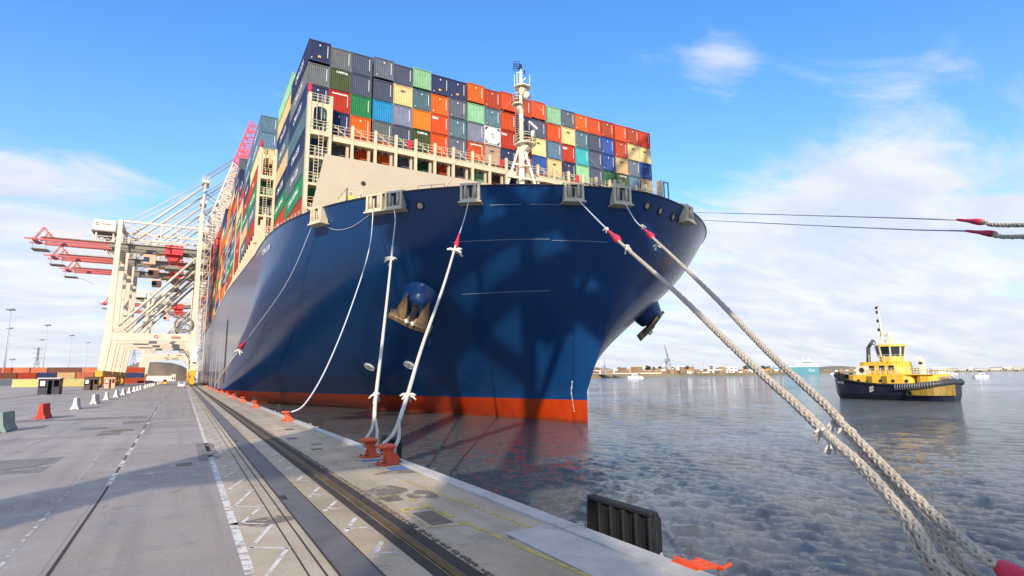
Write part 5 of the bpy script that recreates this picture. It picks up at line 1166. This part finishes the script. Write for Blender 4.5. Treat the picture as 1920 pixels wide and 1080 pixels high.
FB = [(1112, 1148, 700, 655, cream_, 'long low cream shed at the left end of the far shore'), (1151, 1198, 698, 665, (.62, .50, .36), 'low tan gabled shed beside the lattice crane on the far shore'), (1200, 1240, 697.5, 672, cream_, 'second low cream shed, left of the tall grey shore crane'),
      (1190, 1200, 687.5, 980, white, 'small white block behind the low sheds, leftmost of the white blocks'), (1203, 1216, 685.5, 990, white, 'wider white block on the skyline behind the low sheds'), (1218, 1227, 690, 1000, white, 'low white block right of the wider white skyline block'),
      (1256, 1264, 690, 900, cream_, 'small cream building right of the tall grey shore crane'), (1288, 1300, 694, 860, tan_, 'tan building right of the white storage tanks'), (1302, 1328, 696.5, 850, cream_, 'long pale building below the slim tower'),
      (1329, 1350, 689, 920, (.70, .50, .36), 'pinkish pale building left of the bright white blocks'), (1352, 1366, 686, 930, white, 'tall bright white block, left of the bright pair'), (1368, 1384, 686, 935, white, 'tall bright white block, right of the bright pair'), (1384, 1392, 696, 930, white, 'small white annex beside the bright pair'),
      (1395, 1424, 698, 1000, tan_, 'low tan shed behind the left foreground rope'), (1426, 1450, 694, 1250, (.5, .3, .2), 'reddish shed between the foreground ropes'), (1546, 1560, 693, 1500, brick, 'brick red building right of the teal ship'), (1562, 1584, 694.5, 1500, tan_, 'tan low building close left of the tug'),
      (1588, 1600, 693, 1700, grey_, 'grey block behind the tug bow'), (1762, 1774, 689, 2350, white, 'small white house just right of the tug stern'), (1778, 1796, 690, 2350, cream_, 'cream row of houses right of the tug'), (1800, 1812, 689.5, 2400, white, 'white house with wide roof in the middle of the right shore'),
      (1818, 1826, 688, 2500, white, 'tall narrow white house on the right shore'), (1830, 1852, 690, 2550, white, 'long white shed on the right shore'), (1856, 1880, 688.5, 2700, white, 'bright white shed near the right edge'), (1884, 1898, 686, 2800, white, 'white block near the right edge, taller than its neighbours'), (1900, 1918, 688, 2800, cream_, 'pale shed cut by the right edge')]
for i, (a, c, yt, D, col, lab) in enumerate(FB):
    far_building(a, c, yt, D, col, lab, 'shore_building', gable=i in (0, 1, 2, 8, 13, 19, 22, 23), roof=(.34, .30, .26) if i % 3 else (.5, .48, .44))
# tanks
for i, (px, w_) in enumerate(((1272, 7), (1281, 8))):
    D = 960; p = gpos(px, D, 2); h = gz(px, 685.5, D)-2; r_ = w_*D/1055/2*.75
    t = empty('storage_tank', p, 0, ('white round storage tank, left one of the pair on the far shore', 'white round storage tank, right one of the pair on the far shore')[i], 'storage tank', 'storage tanks on the far shore')
    MB().lathe([(r_, 0), (r_, h*.9)], 24).build('tank_shell', 'white', t, True); MB().lathe([(r_*1.02, h*.9), (r_*.6, h*.97), (.1, h)], 24).build('tank_roof', 'white', t, True)
for px, yt, w_, lab in ((1246, 680, 2.6, 'slender white silo tower left of the tall grey shore crane'), (1299, 683, .8, 'thin pale mast like chimney beside the storage tanks'), (1320, 679, .5, 'thin grey lattice like mast on the far shore skyline'), (1732, 672, 1.0, 'thin tall grey chimney behind the tug stern')):
    D = 1000 if px < 1500 else 2100; p = gpos(px, D, 2); h = gz(px, yt, D)-2; r_ = w_*D/1055*.75
    t = empty('tower', p, 0, lab, 'tower'); MB().lathe([(r_, 0), (r_*.8, h*.96)], 14).build('shaft', 'white' if w_ > 2 else 'galv', t, True); MB().lathe([(r_*1.05, h*.96), (r_*.9, h)], 14).build('cap', 'galv', t, True)
def shore_crane(px, yt, D, label, jib=None):
    p = gpos(px, D, 2); h = gz(px, yt, D)-2; r = empty('shore_crane', p, radians(20), label, 'crane')
    b = MB(); hb_ = h*.42; w0 = h*.12
    for sx in (-1, 1):
        for sy in (-1, 1): b.bar((sx*w0, sy*w0, 0), (sx*w0*.45, sy*w0*.45, hb_), h*.022)
    for z in np.linspace(0, hb_, 5)[:-1]:
        f0 = 1-.55*z/hb_; f1 = 1-.55*(z+hb_/4)/hb_
        for sy in (-1, 1): b.bar((-w0*f0, sy*w0*f0, z), (w0*f1, sy*w0*f1, z+hb_/4), h*.012); b.bar((-w0*f0, sy*w0*f0, z), (w0*f0, sy*w0*f0, z), h*.012)
    b.build('portal_tower', 'galv', r)
    b = MB().box((-w0*.8, -w0*.5, hb_), (w0*.6, w0*.5, hb_+h*.10)); b.build('machine_cabin', 'galv', r)
    q = jib or (-.20, 1.0); b = MB(); p0 = V((w0*.2, 0, hb_+h*.08)); p1 = V((q[0]*h, 0, q[1]*h)); d = (p1-p0); s_ = V((d.z, 0, -d.x)).normalized()*h*.030
    b.bar(p0-s_, p1, h*.014); b.bar(p0+s_, p1, h*.014)
    for k in range(8): b.bar(p0.lerp(p1, k/8)+s_*(1-k/8)*(1 if k % 2 else -1), p0.lerp(p1, (k+1)/8)-s_*(1-(k+1)/8)*(1 if k % 2 else -1), h*.008)
    b.bar((w0*.5, 0, hb_+h*.10), (w0*.3, 0, hb_+h*.28), h*.016); b.bar((w0*.3, 0, hb_+h*.28), p1, h*.006); b.build('jib', 'galv', r)
shore_crane(1134, 672, 645, 'short grey portal crane at the far left end of the far shore', (-.02, 1.0)); shore_crane(1253, 647, 850, 'tallest grey luffing crane on the far shore, jib leaning left')
shore_crane(1603, 684, 1400, 'tiny grey crane on the far shore just left of the tug'); 
# ro-ro ship, far away
D = 1150; p0, p1 = gpos(1452, D, SEA), gpos(1537, D, SEA); w = (p1-p0).length; zt = gz(1500, 688, D)-SEA
ro = empty('car_carrier', (p0+p1)/2, atan2((p1-p0).y, (p1-p0).x), 'teal hulled cargo ship with white upperworks moored at the far shore', 'cargo ship')
M['teal_hull'] = mat('teal_hull_paint', (.07, .25, .30), .5, var=.1, vscale=.05)
b = MB(); b.prism([(-w/2+2, 0), (w/2-1, 0), (w/2, zt), (-w/2-3, zt)], 0, 22); b.build('hull', 'teal_hull', ro)
zz = gz(1500, 682, D)-SEA; z3 = gz(1500, 676, D)-SEA
MB().box((w/2-34, 1, zt), (w/2-1, 21, zz)).build('deckhouse', 'white', ro); b = MB(); b.box((w/2-28, 2, zz), (w/2-8, 20, z3)); b.box((w/2-17, 6, z3), (w/2-13, 10, z3+4)); b.bar((w/2-24, 8, z3), (w/2-24, 8, z3+7), .6); b.build('bridge_house', 'white', ro)
MB().box((-w/2, 1, zt), (w/2-34, 21, zt+1.2)).build('upper_deck', 'white', ro); b = MB()
b.box((w/2-27, 1.9, zz+1.5), (w/2-9, 2, zz+3)); b.build('windows', 'glass', ro)
text_obj('Car', 'hull_lettering', 7, Matrix.Translation((w/2-12, -.1, zt*.55)) @ Matrix.Rotation(pi/2, 4, 'X'), 'white_text', ro)
# small craft
def small_boat(px, py, L, label, D=None):
    if D is None: D = (CAM.z-SEA)/max((py-(707.5-.009*(px-344))), .8)*1055/cos(atan2(px-960, 1055))
    r = empty('motor_boat', gpos(px, D, SEA), rr.uniform(-.4, .4)-.6, label, 'boat', 'small white craft on the far water')
    b = MB(); b.slab([(-L/2, -L*.14), (L*.25, -L*.14), (L/2, 0), (L*.25, L*.14), (-L/2, L*.14)], -.2, L*.12); b.build('hull', 'white', r)
    b = MB(); b.prism([(-L*.2, L*.12), (L*.2, L*.12), (L*.1, L*.25), (-L*.18, L*.25)], -L*.1, L*.1); c = b.build('cabin', 'white', r); MB().box((-L*.1, -L*.105, L*.15), (L*.1, -L*.1, L*.21)).build('windows', 'glass', c)
for px, py, L, lab, D in ((1839, 700, 12, 'small white motor boat alone right of the tug', 520), (1769, 698, 16, 'low white boat just behind the tug stern, left one', 900), (1783, 698, 14, 'low white boat just behind the tug stern, right one', 900), (1190, 709, 16, 'low white launch by the far shore below the low sheds', 600), (1198, 709, 9, 'tiny white boat beside the low launch', 595), (1562, 703, 12, 'tiny white boat moored left of the tug, nearer the teal ship', 1100), (1572, 703, 14, 'white boat moored just left of the tug bow', 1080)):
    small_boat(px, py, L, lab, D)
# trees: distant clumps
def far_tree(p, h, label, group):
    r = empty('distant_tree', p, rr.uniform(0, 6), label, 'tree', group); MB().cyl((0, 0, 0), (0, 0, h*.5), h*.035, h*.02, 6).build('trunk', 'kbrown', r)
    b = MB()
    for k in range(70):
        d = V((rr.gauss(0, 1), rr.gauss(0, 1), rr.gauss(0, 1))).normalized()*rr.random()**.4; c = V((d.x*h*.38, d.y*h*.38, h*.62+d.z*h*.36)); s_ = h*.10*rr.uniform(.6, 1.3)
        n_ = V((rr.gauss(0, 1), rr.gauss(0, 1), rr.gauss(0, 1))).normalized(); x = n_.orthogonal().normalized()*s_; y = n_.cross(x); b.add([c-x-y*.6, c+x-y*.8, c+x*.8+y, c-x*.7+y*.8], [(0, 1, 2, 3)])
    b.build('crown', 'leaf', r)
lt = 0
for px, D in ((36, 900), (44, 930), (84, 860), (92, 880), (100, 900), (112, 920), (120, 880), (135, 900), (150, 870), (158, 890), (168, 900), (178, 860)):
    far_tree(gpos(px, D), rr.uniform(11, 16), 'dark distant tree behind the container yard, %s from the left' % ORD[lt+1], 'distant trees behind the yard'); lt += 1
for ti_, px in enumerate((1215, 1226, 1238, 1262, 1290, 1335, 1400, 1410, 1420, 1432, 1442, 1455)):
    D = shore_D(px)+160+rr.uniform(0, 60); far_tree(gpos(px, D, 3), rr.uniform(9, 15), 'dark distant tree on the far shore, %s from the left' % ORD[ti_+1], 'distant trees on the far shore')
# container yard on the left
yc = random.Random(5); c1 = ['tan', 'red', 'slate', 'brown', 'brown', 'rust', 'salmon', 'navy']; c2 = ['pink', 'rust', 'brown', 'rust', 'navy', 'tan', 'salmon', 'rust']
for k in range(7):
    x = -77+6.3*k
    for t_, cs in ((0, c1), (1, c2)):
        cn = cs[k] if t_ else ['brown', 'navy', 'slate', 'brown', 'rust', 'rust', 'navy'][k]
        cc = container(x, 300, 2.6*t_, cn, '%s short container in the yard, %s from left, %s tier' % (CNAME[cn], ORD[k+1], 'upper' if t_ else 'lower'), 'containers in the yard at left', rz=-pi/2, length=.49, simple=True)
for k in range(6):
    x = -92+12.6*k; cn = ['salmon', 'rust', 'salmon', 'brown', 'salmon', 'rust'][k]
    for t_ in range(3):
        cn2 = cn if t_ == 2 else yc.choice(['rust', 'brown', 'navy']); container(x, 335, 2.6*t_, cn2, '%s container in the back row of the yard, %s from left, %s tier' % (CNAME[cn2], ORD[k+1], ('bottom', 'middle', 'top')[t_]), 'containers in the yard at left', rz=-pi/2, simple=True)
for k, (x, y, cn, ln, lab) in enumerate(((-46.8, 236, 'yellow', .75, 'yellow container partly hidden by the dark plum kiosk, left one'), (-36.5, 236, 'yellow', .9, 'bright yellow container right of the dark plum kiosk'), (-27.6, 262, 'yellow', .48, 'short yellow container beside the crane feet'), (-31, 300, 'tan', .48, 'tan short container behind the crane feet'), (-30, 330, 'rust', .9, 'rust red container behind the crane feet'))):
    container(x, y, 0, cn, lab, 'containers in the yard at left', rz=-pi/2, length=ln, simple=True)
# lamp masts and pylons
def lamp_mast(px, yt, D, label):
    p = gpos(px, D); h = gz(px, yt, D); r = empty('lamp_mast', p, 0, label, 'lamp mast', 'tall lamp masts in the yard')
    MB().lathe([(.30, 0), (.15, h)], 10).build('pole', 'pole', r, True); b = MB().lathe([(.25, h-.8), (1.2, h-.6), (1.2, h-.3), (.25, h+.1)], 14)
    b.build('head_ring', 'pole', r)
    for k in range(6): a = k*pi/3; MB().box((1.4*cos(a)-.28, 1.4*sin(a)-.28, h-.95), (1.4*cos(a)+.28, 1.4*sin(a)+.28, h-.55)).build('floodlight', 'dark', r)
for a in ((5.5, 577, 330, 'tallest lamp mast, at the left edge of the picture'), (8, 613, 470, 'lamp mast just right of and behind the tallest one'), (79, 607, 420, 'tall lamp mast, third from the left edge'), (72, 635, 580, 'lamp mast behind and left of the third one'), (127, 627, 520, 'thin lamp mast halfway between the third mast and the cranes'), (159, 641, 640, 'thinnest lamp mast, closest left of the cranes')): lamp_mast(*a)
def pylon(px, yt, D, label):
    p = gpos(px, D); h = gz(px, yt, D); r = empty('power_pylon', p, .6, label, 'pylon'); b = MB(); w = h*.11; n_ = 7
    for k in range(n_):
        z0, z1 = h*k/n_, h*(k+1)/n_; f0, f1 = max(.14, 1-1.3*k/n_), max(.14, 1-1.3*(k+1)/n_); c = [(-1, -1), (1, -1), (1, 1), (-1, 1)]
        for i in range(4):
            a, d = c[i], c[(i+1) % 4]; b.bar((a[0]*w*f0, a[1]*w*f0, z0), (a[0]*w*f1, a[1]*w*f1, z1), .5); b.bar((a[0]*w*f0, a[1]*w*f0, z0), (d[0]*w*f1, d[1]*w*f1, z1), .25)
    b.build('lattice', 'galv', r)
    for z in (.68, .82, .95): MB().bar((-h*.15, 0, h*z), (h*.15, 0, h*z), .6).build('cross_arm', 'galv', r)
pylon(67, 651, 1100, 'grey power pylon on the skyline left of the cranes'); pylon(248, 640, 1400, 'grey power pylon seen between the crane legs')
for px, yt, lab in ((20, 672, 'short white mast behind the yard stacks'),): lamp_mast(px, yt, 500, lab)
# mound, storage tanks and buildings at the end of the quay
mp = gpos(291, 560); h = gz(291, 680, 560); b = MB(); n_ = 40; rg = random.Random(9)
prof = [(1, 0), (.93, .25), (.80, .55), (.62, .80), (.38, .95), (.12, 1.0), (0, 1.0)]; vs = [(30*a*cos(2*pi*i/n_)*(1+.05*rg.random()), 24*a*sin(2*pi*i/n_)*(1+.05*rg.random()), h*z*(1+.04*rg.random())) for a, z in prof for i in range(n_)]
b.add(vs, [(k*n_+i, k*n_+(i+1) % n_, (k+1)*n_+(i+1) % n_, (k+1)*n_+i) for k in range(len(prof)-1) for i in range(n_)])
o = b.build('scrap_heap', 'mound', None, True); o.location = mp; tag(o, 'large rounded brown heap of scrap at the far end of the quay under the cranes', 'heap')
for a in ((274, 322, 704.5, 500, (.74, .66, .58), 'long low white building in front of the brown heap', 'terminal_building'), (322, 330, 701, 520, (.60, .55, .45), 'small pale building at the right end of the long white one', 'terminal_building'), (228, 243, 700, 640, (.30, .32, .36), 'grey building seen between the crane legs', 'terminal_building'), (232, 262, 703.5, 600, (.45, .40, .34), 'low building behind the crane legs', 'terminal_building'), (331, 343, 700, 700, brick, 'reddish building at the vanishing end of the quay', 'terminal_building')):
    far_building(*a, base=0, group='buildings at the end of the quay')
for i, px in enumerate((247.5, 256.5)):
    D = 620; p = gpos(px, D); h = gz(px, 679, D); r_ = (1.7, 3.6)[i]*.55*D/1055*1.3
    t = empty('silo', p, 0, ('narrow silver silo between the crane legs, left one', 'wide silver silo between the crane legs, right one')[i], 'silo', 'silver silos'); MB().lathe([(r_, 0), (r_, h)], 18).build('shell', 'galv', t, True); MB().lathe([(r_, h), (r_*.5, h+.8), (.05, h+1)], 18).build('roof', 'white', t, True)
# vehicles on the quay
def car(x, y, rz, body, label, van=False):
    r = empty('parked_van' if van else 'parked_car', (x, y, 0), rz, label, 'van' if van else 'car'); h = 1.95 if van else 1.45
    b = MB(); side = [(-2.1, .32), (2.1, .32), (2.15, .75), (2.0, .92), (1.1, 1.0), (-1.9, .98), (-2.12, .8)]; b.prism([(a, z) for a, z in side], -.86, .86); b.build('body', body, r, False, .05)
    b = MB(); top = [(1.15, .98), (.5, h), (-1.5, h), (-1.95, .97)]; b.prism(top, -.74, .74); c = b.build('cabin', body, r, False, .05)
    b = MB(); b.prism([(1.0, 1.03), (.48, h-.10), (-1.4, h-.10), (-1.78, 1.03)], -.755, .755); b.bar((-1.86, 0, 1.08), (-1.56, 0, h-.12), .03, 1.2, (0, 0, 1)); b.add([(-1.93, -.62, 1.05), (-1.93, .62, 1.05), (-1.57, .58, h-.08), (-1.57, -.58, h-.08)], [(0, 3, 2, 1)]); b.build('window', 'glass', c)
    for x_ in (-1.35, 1.35):
        for y_ in (-.80, .80): w = MB().cyl((x_, y_-.1, .33), (x_, y_+.1, .33), .33, n=18).build('tyre', 'black', r); MB().cyl((x_, y_-.11, .33), (x_, y_+.11, .33), .18, n=12).build('rim', 'galv', w)
    for y_ in (-.65, .65): MB().box((-2.15, y_-.12, .62), (-2.10, y_+.12, .85)).build('tail_light', 'red', r); MB().box((2.10, y_-.15, .55), (2.17, y_+.15, .75)).build('headlight', 'white', r)
car(-.35, 178, pi/2, 'white', 'small white car driving along the quay lane below the cranes'); car(-6.2, 262, pi/2, 'yellow', 'yellow van parked at the end of the white barrier row', True); car(-12.5, 300, .3, 'dark', 'dark car parked far beyond the barriers', False)
# ------------------------------------------------------------------ tug
tug = empty('tugboat', (110.2, 53.6, SEA), radians(92), 'yellow and dark navy tugboat with tall mast crossing the open water at right', 'tugboat')
def loft(sections, n_half):
    pass
b = MB(); XS = [11.2, 10.6, 9.3, 7, 4, 0, -4, -8, -10, -11]
def halfb(x):
    if x > 4: return 4.7*max(0, 1-((x-4)/7.25)**2.2)**.62
    if x < -7.5: return 4.7*max(0, 1-((-x-7.5)/3.7)**2.6)**.5
    return 4.7
def sheer(x): return 2.75+.0105*max(0, x+2)**2+(.0125*max(0, -x-3)**2)
levels = [(-1.0, .55, .8), (0.0, .74, .35), (.9, .90, .12), (1.8, .97, .02), (1.0, 1, 0)]
vs = []; NS = len(XS)
for sgn in (-1, 1):
    for li in range(5):
        for x in XS:
            st = sheer(x)
            if li < 4: z = levels[li][0] if li < 3 else st*.68; k = levels[li][1]; rk = levels[li][2]
            else: z, k, rk = st, 1, 0
            xx = x-(1.3*rk if x > 5 else 0)+(.9*rk if x < -8 else 0); vs.append((xx, sgn*halfb(x)*k, z))
fs = []
for s in range(2):
    o0 = s*5*NS
    for li in range(4):
        for i in range(NS-1): q = (o0+li*NS+i, o0+li*NS+i+1, o0+(li+1)*NS+i+1, o0+(li+1)*NS+i); fs.append(q if s else q[::-1])
for li in range(4): fs.append((li*NS+NS-1, (li+1)*NS+NS-1, 5*NS+(li+1)*NS+NS-1, 5*NS+li*NS+NS-1)); fs.append((li*NS, 5*NS+li*NS, 5*NS+(li+1)*NS, (li+1)*NS))
b.add(vs, fs); th_ = b.build('hull', 'tug_hull', tug)
b = MB(); dv = []; 
for x in XS: dv += [(x, -halfb(x)+.05, sheer(x)-.7), (x, halfb(x)-.05, sheer(x)-.7)]
b.add(dv, [(2*i, 2*i+1, 2*i+3, 2*i+2) for i in range(NS-1)]); b.build('deck', 'tug_olive', tug)
xs2 = [11.2, 11.0, 10.5, 9.6, 8, 6, 4, 2, 0, -2, -4, -6, -8, -9.4, -10.4, -10.95, -11.15]
b = MB(); b.tube([(x, -halfb(x)-.05, sheer(x)-.1) for x in reversed(xs2)]+[(x, halfb(x)+.05, sheer(x)-.1) for x in xs2[1:]], .20, 8); b.build('rubbing_strake', 'black', tug, True)
b = MB(); xs3 = [x for x in xs2 if x < -2.5]; b.tube([(x, halfb(x)+.18, sheer(x)-.45) for x in xs3]+[(x, -halfb(x)-.18, sheer(x)-.45) for x in reversed(xs3)], .42, 10); sf = b.build('stern_fender', 'dark', tug, True)
for k in range(22):
    x = -3-.42*k
    if x < -11.1: break
    for sg in (1, -1):
        y = sg*(halfb(x)+.18); MB().torus((x, y, sheer(x)-.45), (1, 0, 0) if x > -9.5 else V((.6, -.8*sg, 0)), .45, .05, 12, 4).build('fender_lashing', 'galv', sf)
# ochre stern panel and diagonal draught stripes
b = MB(); q = [-5.2, -6, -7, -8, -9, -9.8, -10.5, -10.95, -11.12]
for i in range(len(q)-1):
    for sg in (1,):
        a, c = q[i], q[i+1]; ya, yc2 = halfb(a)*.985+.05, halfb(c)*.985+.05; fs_ = [(a+.0, ya, .95), (c+.05, yc2, .95), (c, yc2+.02, sheer(c)-.7), (a, ya+.02, sheer(a)-.7)]
        b.add(fs_, [(0, 1, 2, 3)])
b.build('stern_panel', 'tug_olive', tug)
for xx in (5.3,):
    pass
b = MB()
for k in range(4): b.bar((1.2+.0, halfb(2)+.06, 1.65+.25*k), (2.0, halfb(2)+.06, 1.35+.25*k), .09, .02, (0, 1, 0))
b.build('stripe_mark', 'white_text', tug)
text_obj('SVITZER', 'bow_name', .5, Matrix.Translation((8.0, halfb(8.4)+.42, 2.95)) @ Matrix.Rotation(radians(24+180), 4, 'Z').inverted() @ Matrix.Rotation(pi/2, 4, 'X'), 'white_text', tug)
# tyre fenders
for x, z in ((-5.2, 1.25),): MB().torus((x, 4.95, z), (0, 1, 0), .42, .16, 18, 8).build('tyre_fender', 'black', tug, True)
for x, sg in ((9.6, 1), (9.2, -1), (10.2, 1), (8.7, 1)): MB().torus((x, sg*(halfb(x)*.6), sheer(x)+.28), (0, 1, .1), .30, .12, 14, 7).build('tyre_fender', 'black', tug, True)
# deckhouse
def rounded(x0, x1, y, z0, z1, r=1.2, t=1.0):
    pts = [(x0+r, -y), (x1-r, -y), (x1-.3*r, -y+.3*r), (x1, -y+r), (x1, y-r), (x1-.3*r, y-.3*r), (x1-r, y), (x0+r, y), (x0+.3*r, y-.3*r), (x0, y-r), (x0, -y+r), (x0+.3*r, -y+.3*r)]
    n_ = len(pts); cx_ = (x0+x1)/2; vs = [(x, yy, z0) for x, yy in pts]+[(cx_+(x-cx_)*t, yy*t, z1) for x, yy in pts]
    return MB().add(vs, [tuple(range(n_-1, -1, -1)), tuple(range(n_, 2*n_))]+[(i, (i+1) % n_, n_+(i+1) % n_, n_+i) for i in range(n_)])
dh = rounded(-3.6, 7.2, 3.6, 2.1, 4.0, 1.4, .97).build('deckhouse', 'yellow', tug, False, .06)
up_ = rounded(-1.6, 5.4, 2.9, 4.0, 6.0, 1.2, .95).build('upper_house', 'yellow', tug, False, .06)
for x in (-2.6, -.6, 1.3, 3.3, 4.8): MB().cyl((x, 3.55, 3.1), (x, 3.64, 3.1), .24, n=14).build('porthole', 'glass', dh)
for x in (.3, 2.6): MB().box((x, 3.54, 2.2), (x+.75, 3.66, 3.8)).build('door', 'tug_olive', dh)
for x0_ in (-.6, .8, 2.4): MB().box((x0_, 2.74, 4.7), (x0_+.8, 2.90, 5.4)).build('window', 'glass', up_)
b = MB(); rail(b, (-6.2, 3.5, 4.0), (3.6, 3.5, 4.0), 1.0, .8, .035); rail(b, (-6.2, -3.5, 4.0), (3.6, -3.5, 4.0), 1.0, .8, .035); rail(b, (-6.2, -3.5, 4.0), (-6.2, 3.5, 4.0), 1.0, .8, .035); rail(b, (-3.6, 3.3, 6.0), (3, 3.1, 6.0), 1.0, .8, .035); b.build('railing', 'mast', tug)
rounded(-6.4, -3.6, 3.3, 2.2, 4.0, .8, .98).build('aft_house', 'yellow', tug, False, .05)
MB().box((-6.3, -3.5, 3.95), (-1.5, 3.5, 4.07)).build('boat_deck', 'yellow', tug)
# wheelhouse: octagonal, windows leaning out
def octo(r0, r1, z0, z1, cx_, name, m_, parent, nrot=pi/8):
    vs = [(cx_+r*cos(nrot+i*pi/4), r*sin(nrot+i*pi/4), z) for r, z in ((r0, z0), (r1, z1)) for i in range(8)]
    return MB().add(vs, [tuple(range(7, -1, -1)), tuple(range(8, 16))]+[(i, (i+1) % 8, 8+(i+1) % 8, 8+i) for i in range(8)]).build(name, m_, parent)
wc = .9
wh_ = octo(1.75, 1.85, 6.0, 6.8, wc, 'wheelhouse', 'yellow', tug); octo(1.84, 2.08, 6.8, 8.3, wc, 'wheelhouse_glazing', 'glass', wh_); octo(2.3, 2.15, 8.3, 8.6, wc, 'wheelhouse_roof', 'yellow', wh_)
for i in range(8):
    a = pi/8+i*pi/4; MB().bar((wc+1.87*cos(a), 1.87*sin(a), 6.75), (wc+2.12*cos(a), 2.12*sin(a), 8.35), .17).build('window_post', 'mast', wh_)
b = MB(); b.bar((wc-.3, 0, 8.6), (wc-.3, 0, 10.3), .35); rail(b, (wc-1.2, 1.3, 8.6), (wc+1.4, 1.3, 8.6), .9, .6, .03); rail(b, (wc-1.2, -1.3, 8.6), (wc+1.4, -1.3, 8.6), .9, .6, .03); b.bar((wc-.3, -.8, 9.6), (wc-.3, .8, 9.6), .12); b.bar((wc+.5, .6, 8.6), (wc-.3, 0, 9.9), .12); b.bar((wc-1.2, -.6, 8.6), (wc-.3, 0, 9.9), .12); b.build('roof_mast', 'mast', tug)
b = MB(); b.cyl((wc-.3, .55, 10.1), (wc-.3, .55, 10.45), .2, n=10); b.build('searchlight', 'white', tug)
# funnels
for sg in (1, -1):
    b = MB(); b.cyl((4.6, sg*2.4, 4.0), (4.3, sg*2.3, 8.3), .34, .30, 12); b.cyl((4.3, sg*2.3, 8.2), (3.5, sg*2.0, 9.4), .26, .24, 12); b.build('funnel', 'dark', tug, True)
    MB().box((3.4, sg*2.9-.35*(sg > 0), 4.0), (5.4, sg*2.9+.35*(sg < 0), 5.4)).build('funnel_casing', 'mast', tug)
MB().cyl((4.4, 2.98, 4.75), (4.4, 3.02, 4.75), .40, n=8).build('funnel_badge', 'dark_text', tug)
# mast
b = MB(); b.cyl((3.3, 0, 6.0), (3.4, 0, 10.0), .32, .24, 10); b.cyl((3.4, 0, 10.0), (3.6, 0, 14.6), .22, .14, 8); mt_ = b.build('mast', 'mast', tug, True)
for z in (10.8, 12.2, 13.6, 14.3): MB().box((3.55, -.28, z), (3.9, .28, z+.45)).build('navigation_light', 'dark', mt_)
b = MB(); b.bar((2.6, 0, 10.0), (4.4, 0, 10.0), .12); b.bar((2.2, 0, 10.3), (3.6, 0, 10.3), .16, .2); b.bar((2.9, 0, 14.0), (3.6, 0, 13.4), .07); b.build('radar_bar', 'mast', mt_); MB().torus((4.9, 0, 9.1), (0, 1, 0), .35, .07, 14, 5).build('loop_aerial', 'dark', mt_)
b = MB(); b.box((-6.0, -.4, 2.1), (-5.4, .4, 6.9)); b.bar((-5.7, 0, 6.9), (-5.7, 0, 7.6), .12); b.build('tow_post', 'mast', tug); MB().box((-5.9, .42, 6.1), (-5.2, .46, 6.5)).build('small_flag', 'dark_text', tug); MB().box((-5.5, .1, 6.7), (-4.7, .14, 7.5)).build('white_flag', 'white', tug)
b = MB().cyl((-7.6, -1.2, 2.9), (-7.6, 1.2, 2.9), .85, n=18); b.torus((-7.6, -1.2, 2.9), (0, 1, 0), .9, .15, 18, 6); b.torus((-7.6, 1.2, 2.9), (0, 1, 0), .9, .15, 18, 6); b.build('towing_winch', 'dark', tug)
for x in (-8.9, -9.7): b = MB(); b.bar((x, 1.6, 2.2), (x, 1.6, 3.9), .22); b.bar((x, -1.6, 2.2), (x, -1.6, 3.9), .22); b.bar((x, -1.6, 3.9), (x, 1.6, 3.9), .18); b.build('tow_bow', 'galv', tug)
b = MB().cyl((8.2, -.8, 2.9), (8.2, .8, 2.9), .5, n=14); b.build('bow_winch', 'yellow', tug)

for ch in tug.children:      # upperworks sit a little aft, hull is stubby
    if ch.name.split('.')[0] in ('deckhouse', 'upper_house', 'wheelhouse', 'roof_mast', 'searchlight', 'funnel', 'funnel_casing', 'funnel_badge', 'mast', 'railing', 'aft_house', 'boat_deck'):
        ch.location.x -= 1.3; ch.scale = (1.20, 1.05, 1.16); ch.location.z -= .3
for ch in tug.children:
    if ch.name.split('.')[0] in ('mast', 'funnel'): ch.location.x -= 1.7 if ch.name.startswith('mast') else 1.2
tug.scale = (.88, 1, 1); tug.location.y += .9
# small industrial clutter on the far shore that reads as one mass
b = MB(); rc = random.Random(3)
for i in range(420):
    px = rc.uniform(1105, 1470) if i < 300 else rc.uniform(1560, 1925); D = shore_D(px)+rc.uniform(12, 120); p = gpos(px, D, 1.5); h = rc.choice((2, 3, 4, 5, 8))*rc.uniform(.6, 1.2); w = rc.uniform(2, 14); d = rc.uniform(2, 8)
    a = rc.uniform(0, 3); m_ = MB().box((-w/2, -d/2, 0), (w/2, d/2, h)); m_.xf(Matrix.Translation(p) @ Matrix.Rotation(a, 4, 'Z')); b.add(m_.v, m_.f)
o = b.build('shore_clutter', mat('shore_clutter_paint', (.42, .27, .14), .8, col2=(.16, .10, .06), vscale=.03, coords='World', var=.5)); tag(o, 'brown and tan clutter of stores and scrap along the far shore quays', 'clutter', None, 'stuff')
b = MB()
for i in range(110):
    px = rc.uniform(1110, 1470) if i < 80 else rc.uniform(1560, 1925); D = shore_D(px)+rc.uniform(30, 160); p = gpos(px, D, 1.5); w = rc.uniform(4, 16)
    m_ = MB().box((-w/2, -3, 0), (w/2, 3, rc.uniform(2.5, 7))); m_.xf(Matrix.Translation(p) @ Matrix.Rotation(rc.uniform(0, 3), 4, 'Z')); b.add(m_.v, m_.f)
o = b.build('shore_sheds', 'white'); tag(o, 'scatter of tiny white sheds and vans along the far shore', 'clutter', None, 'stuff')
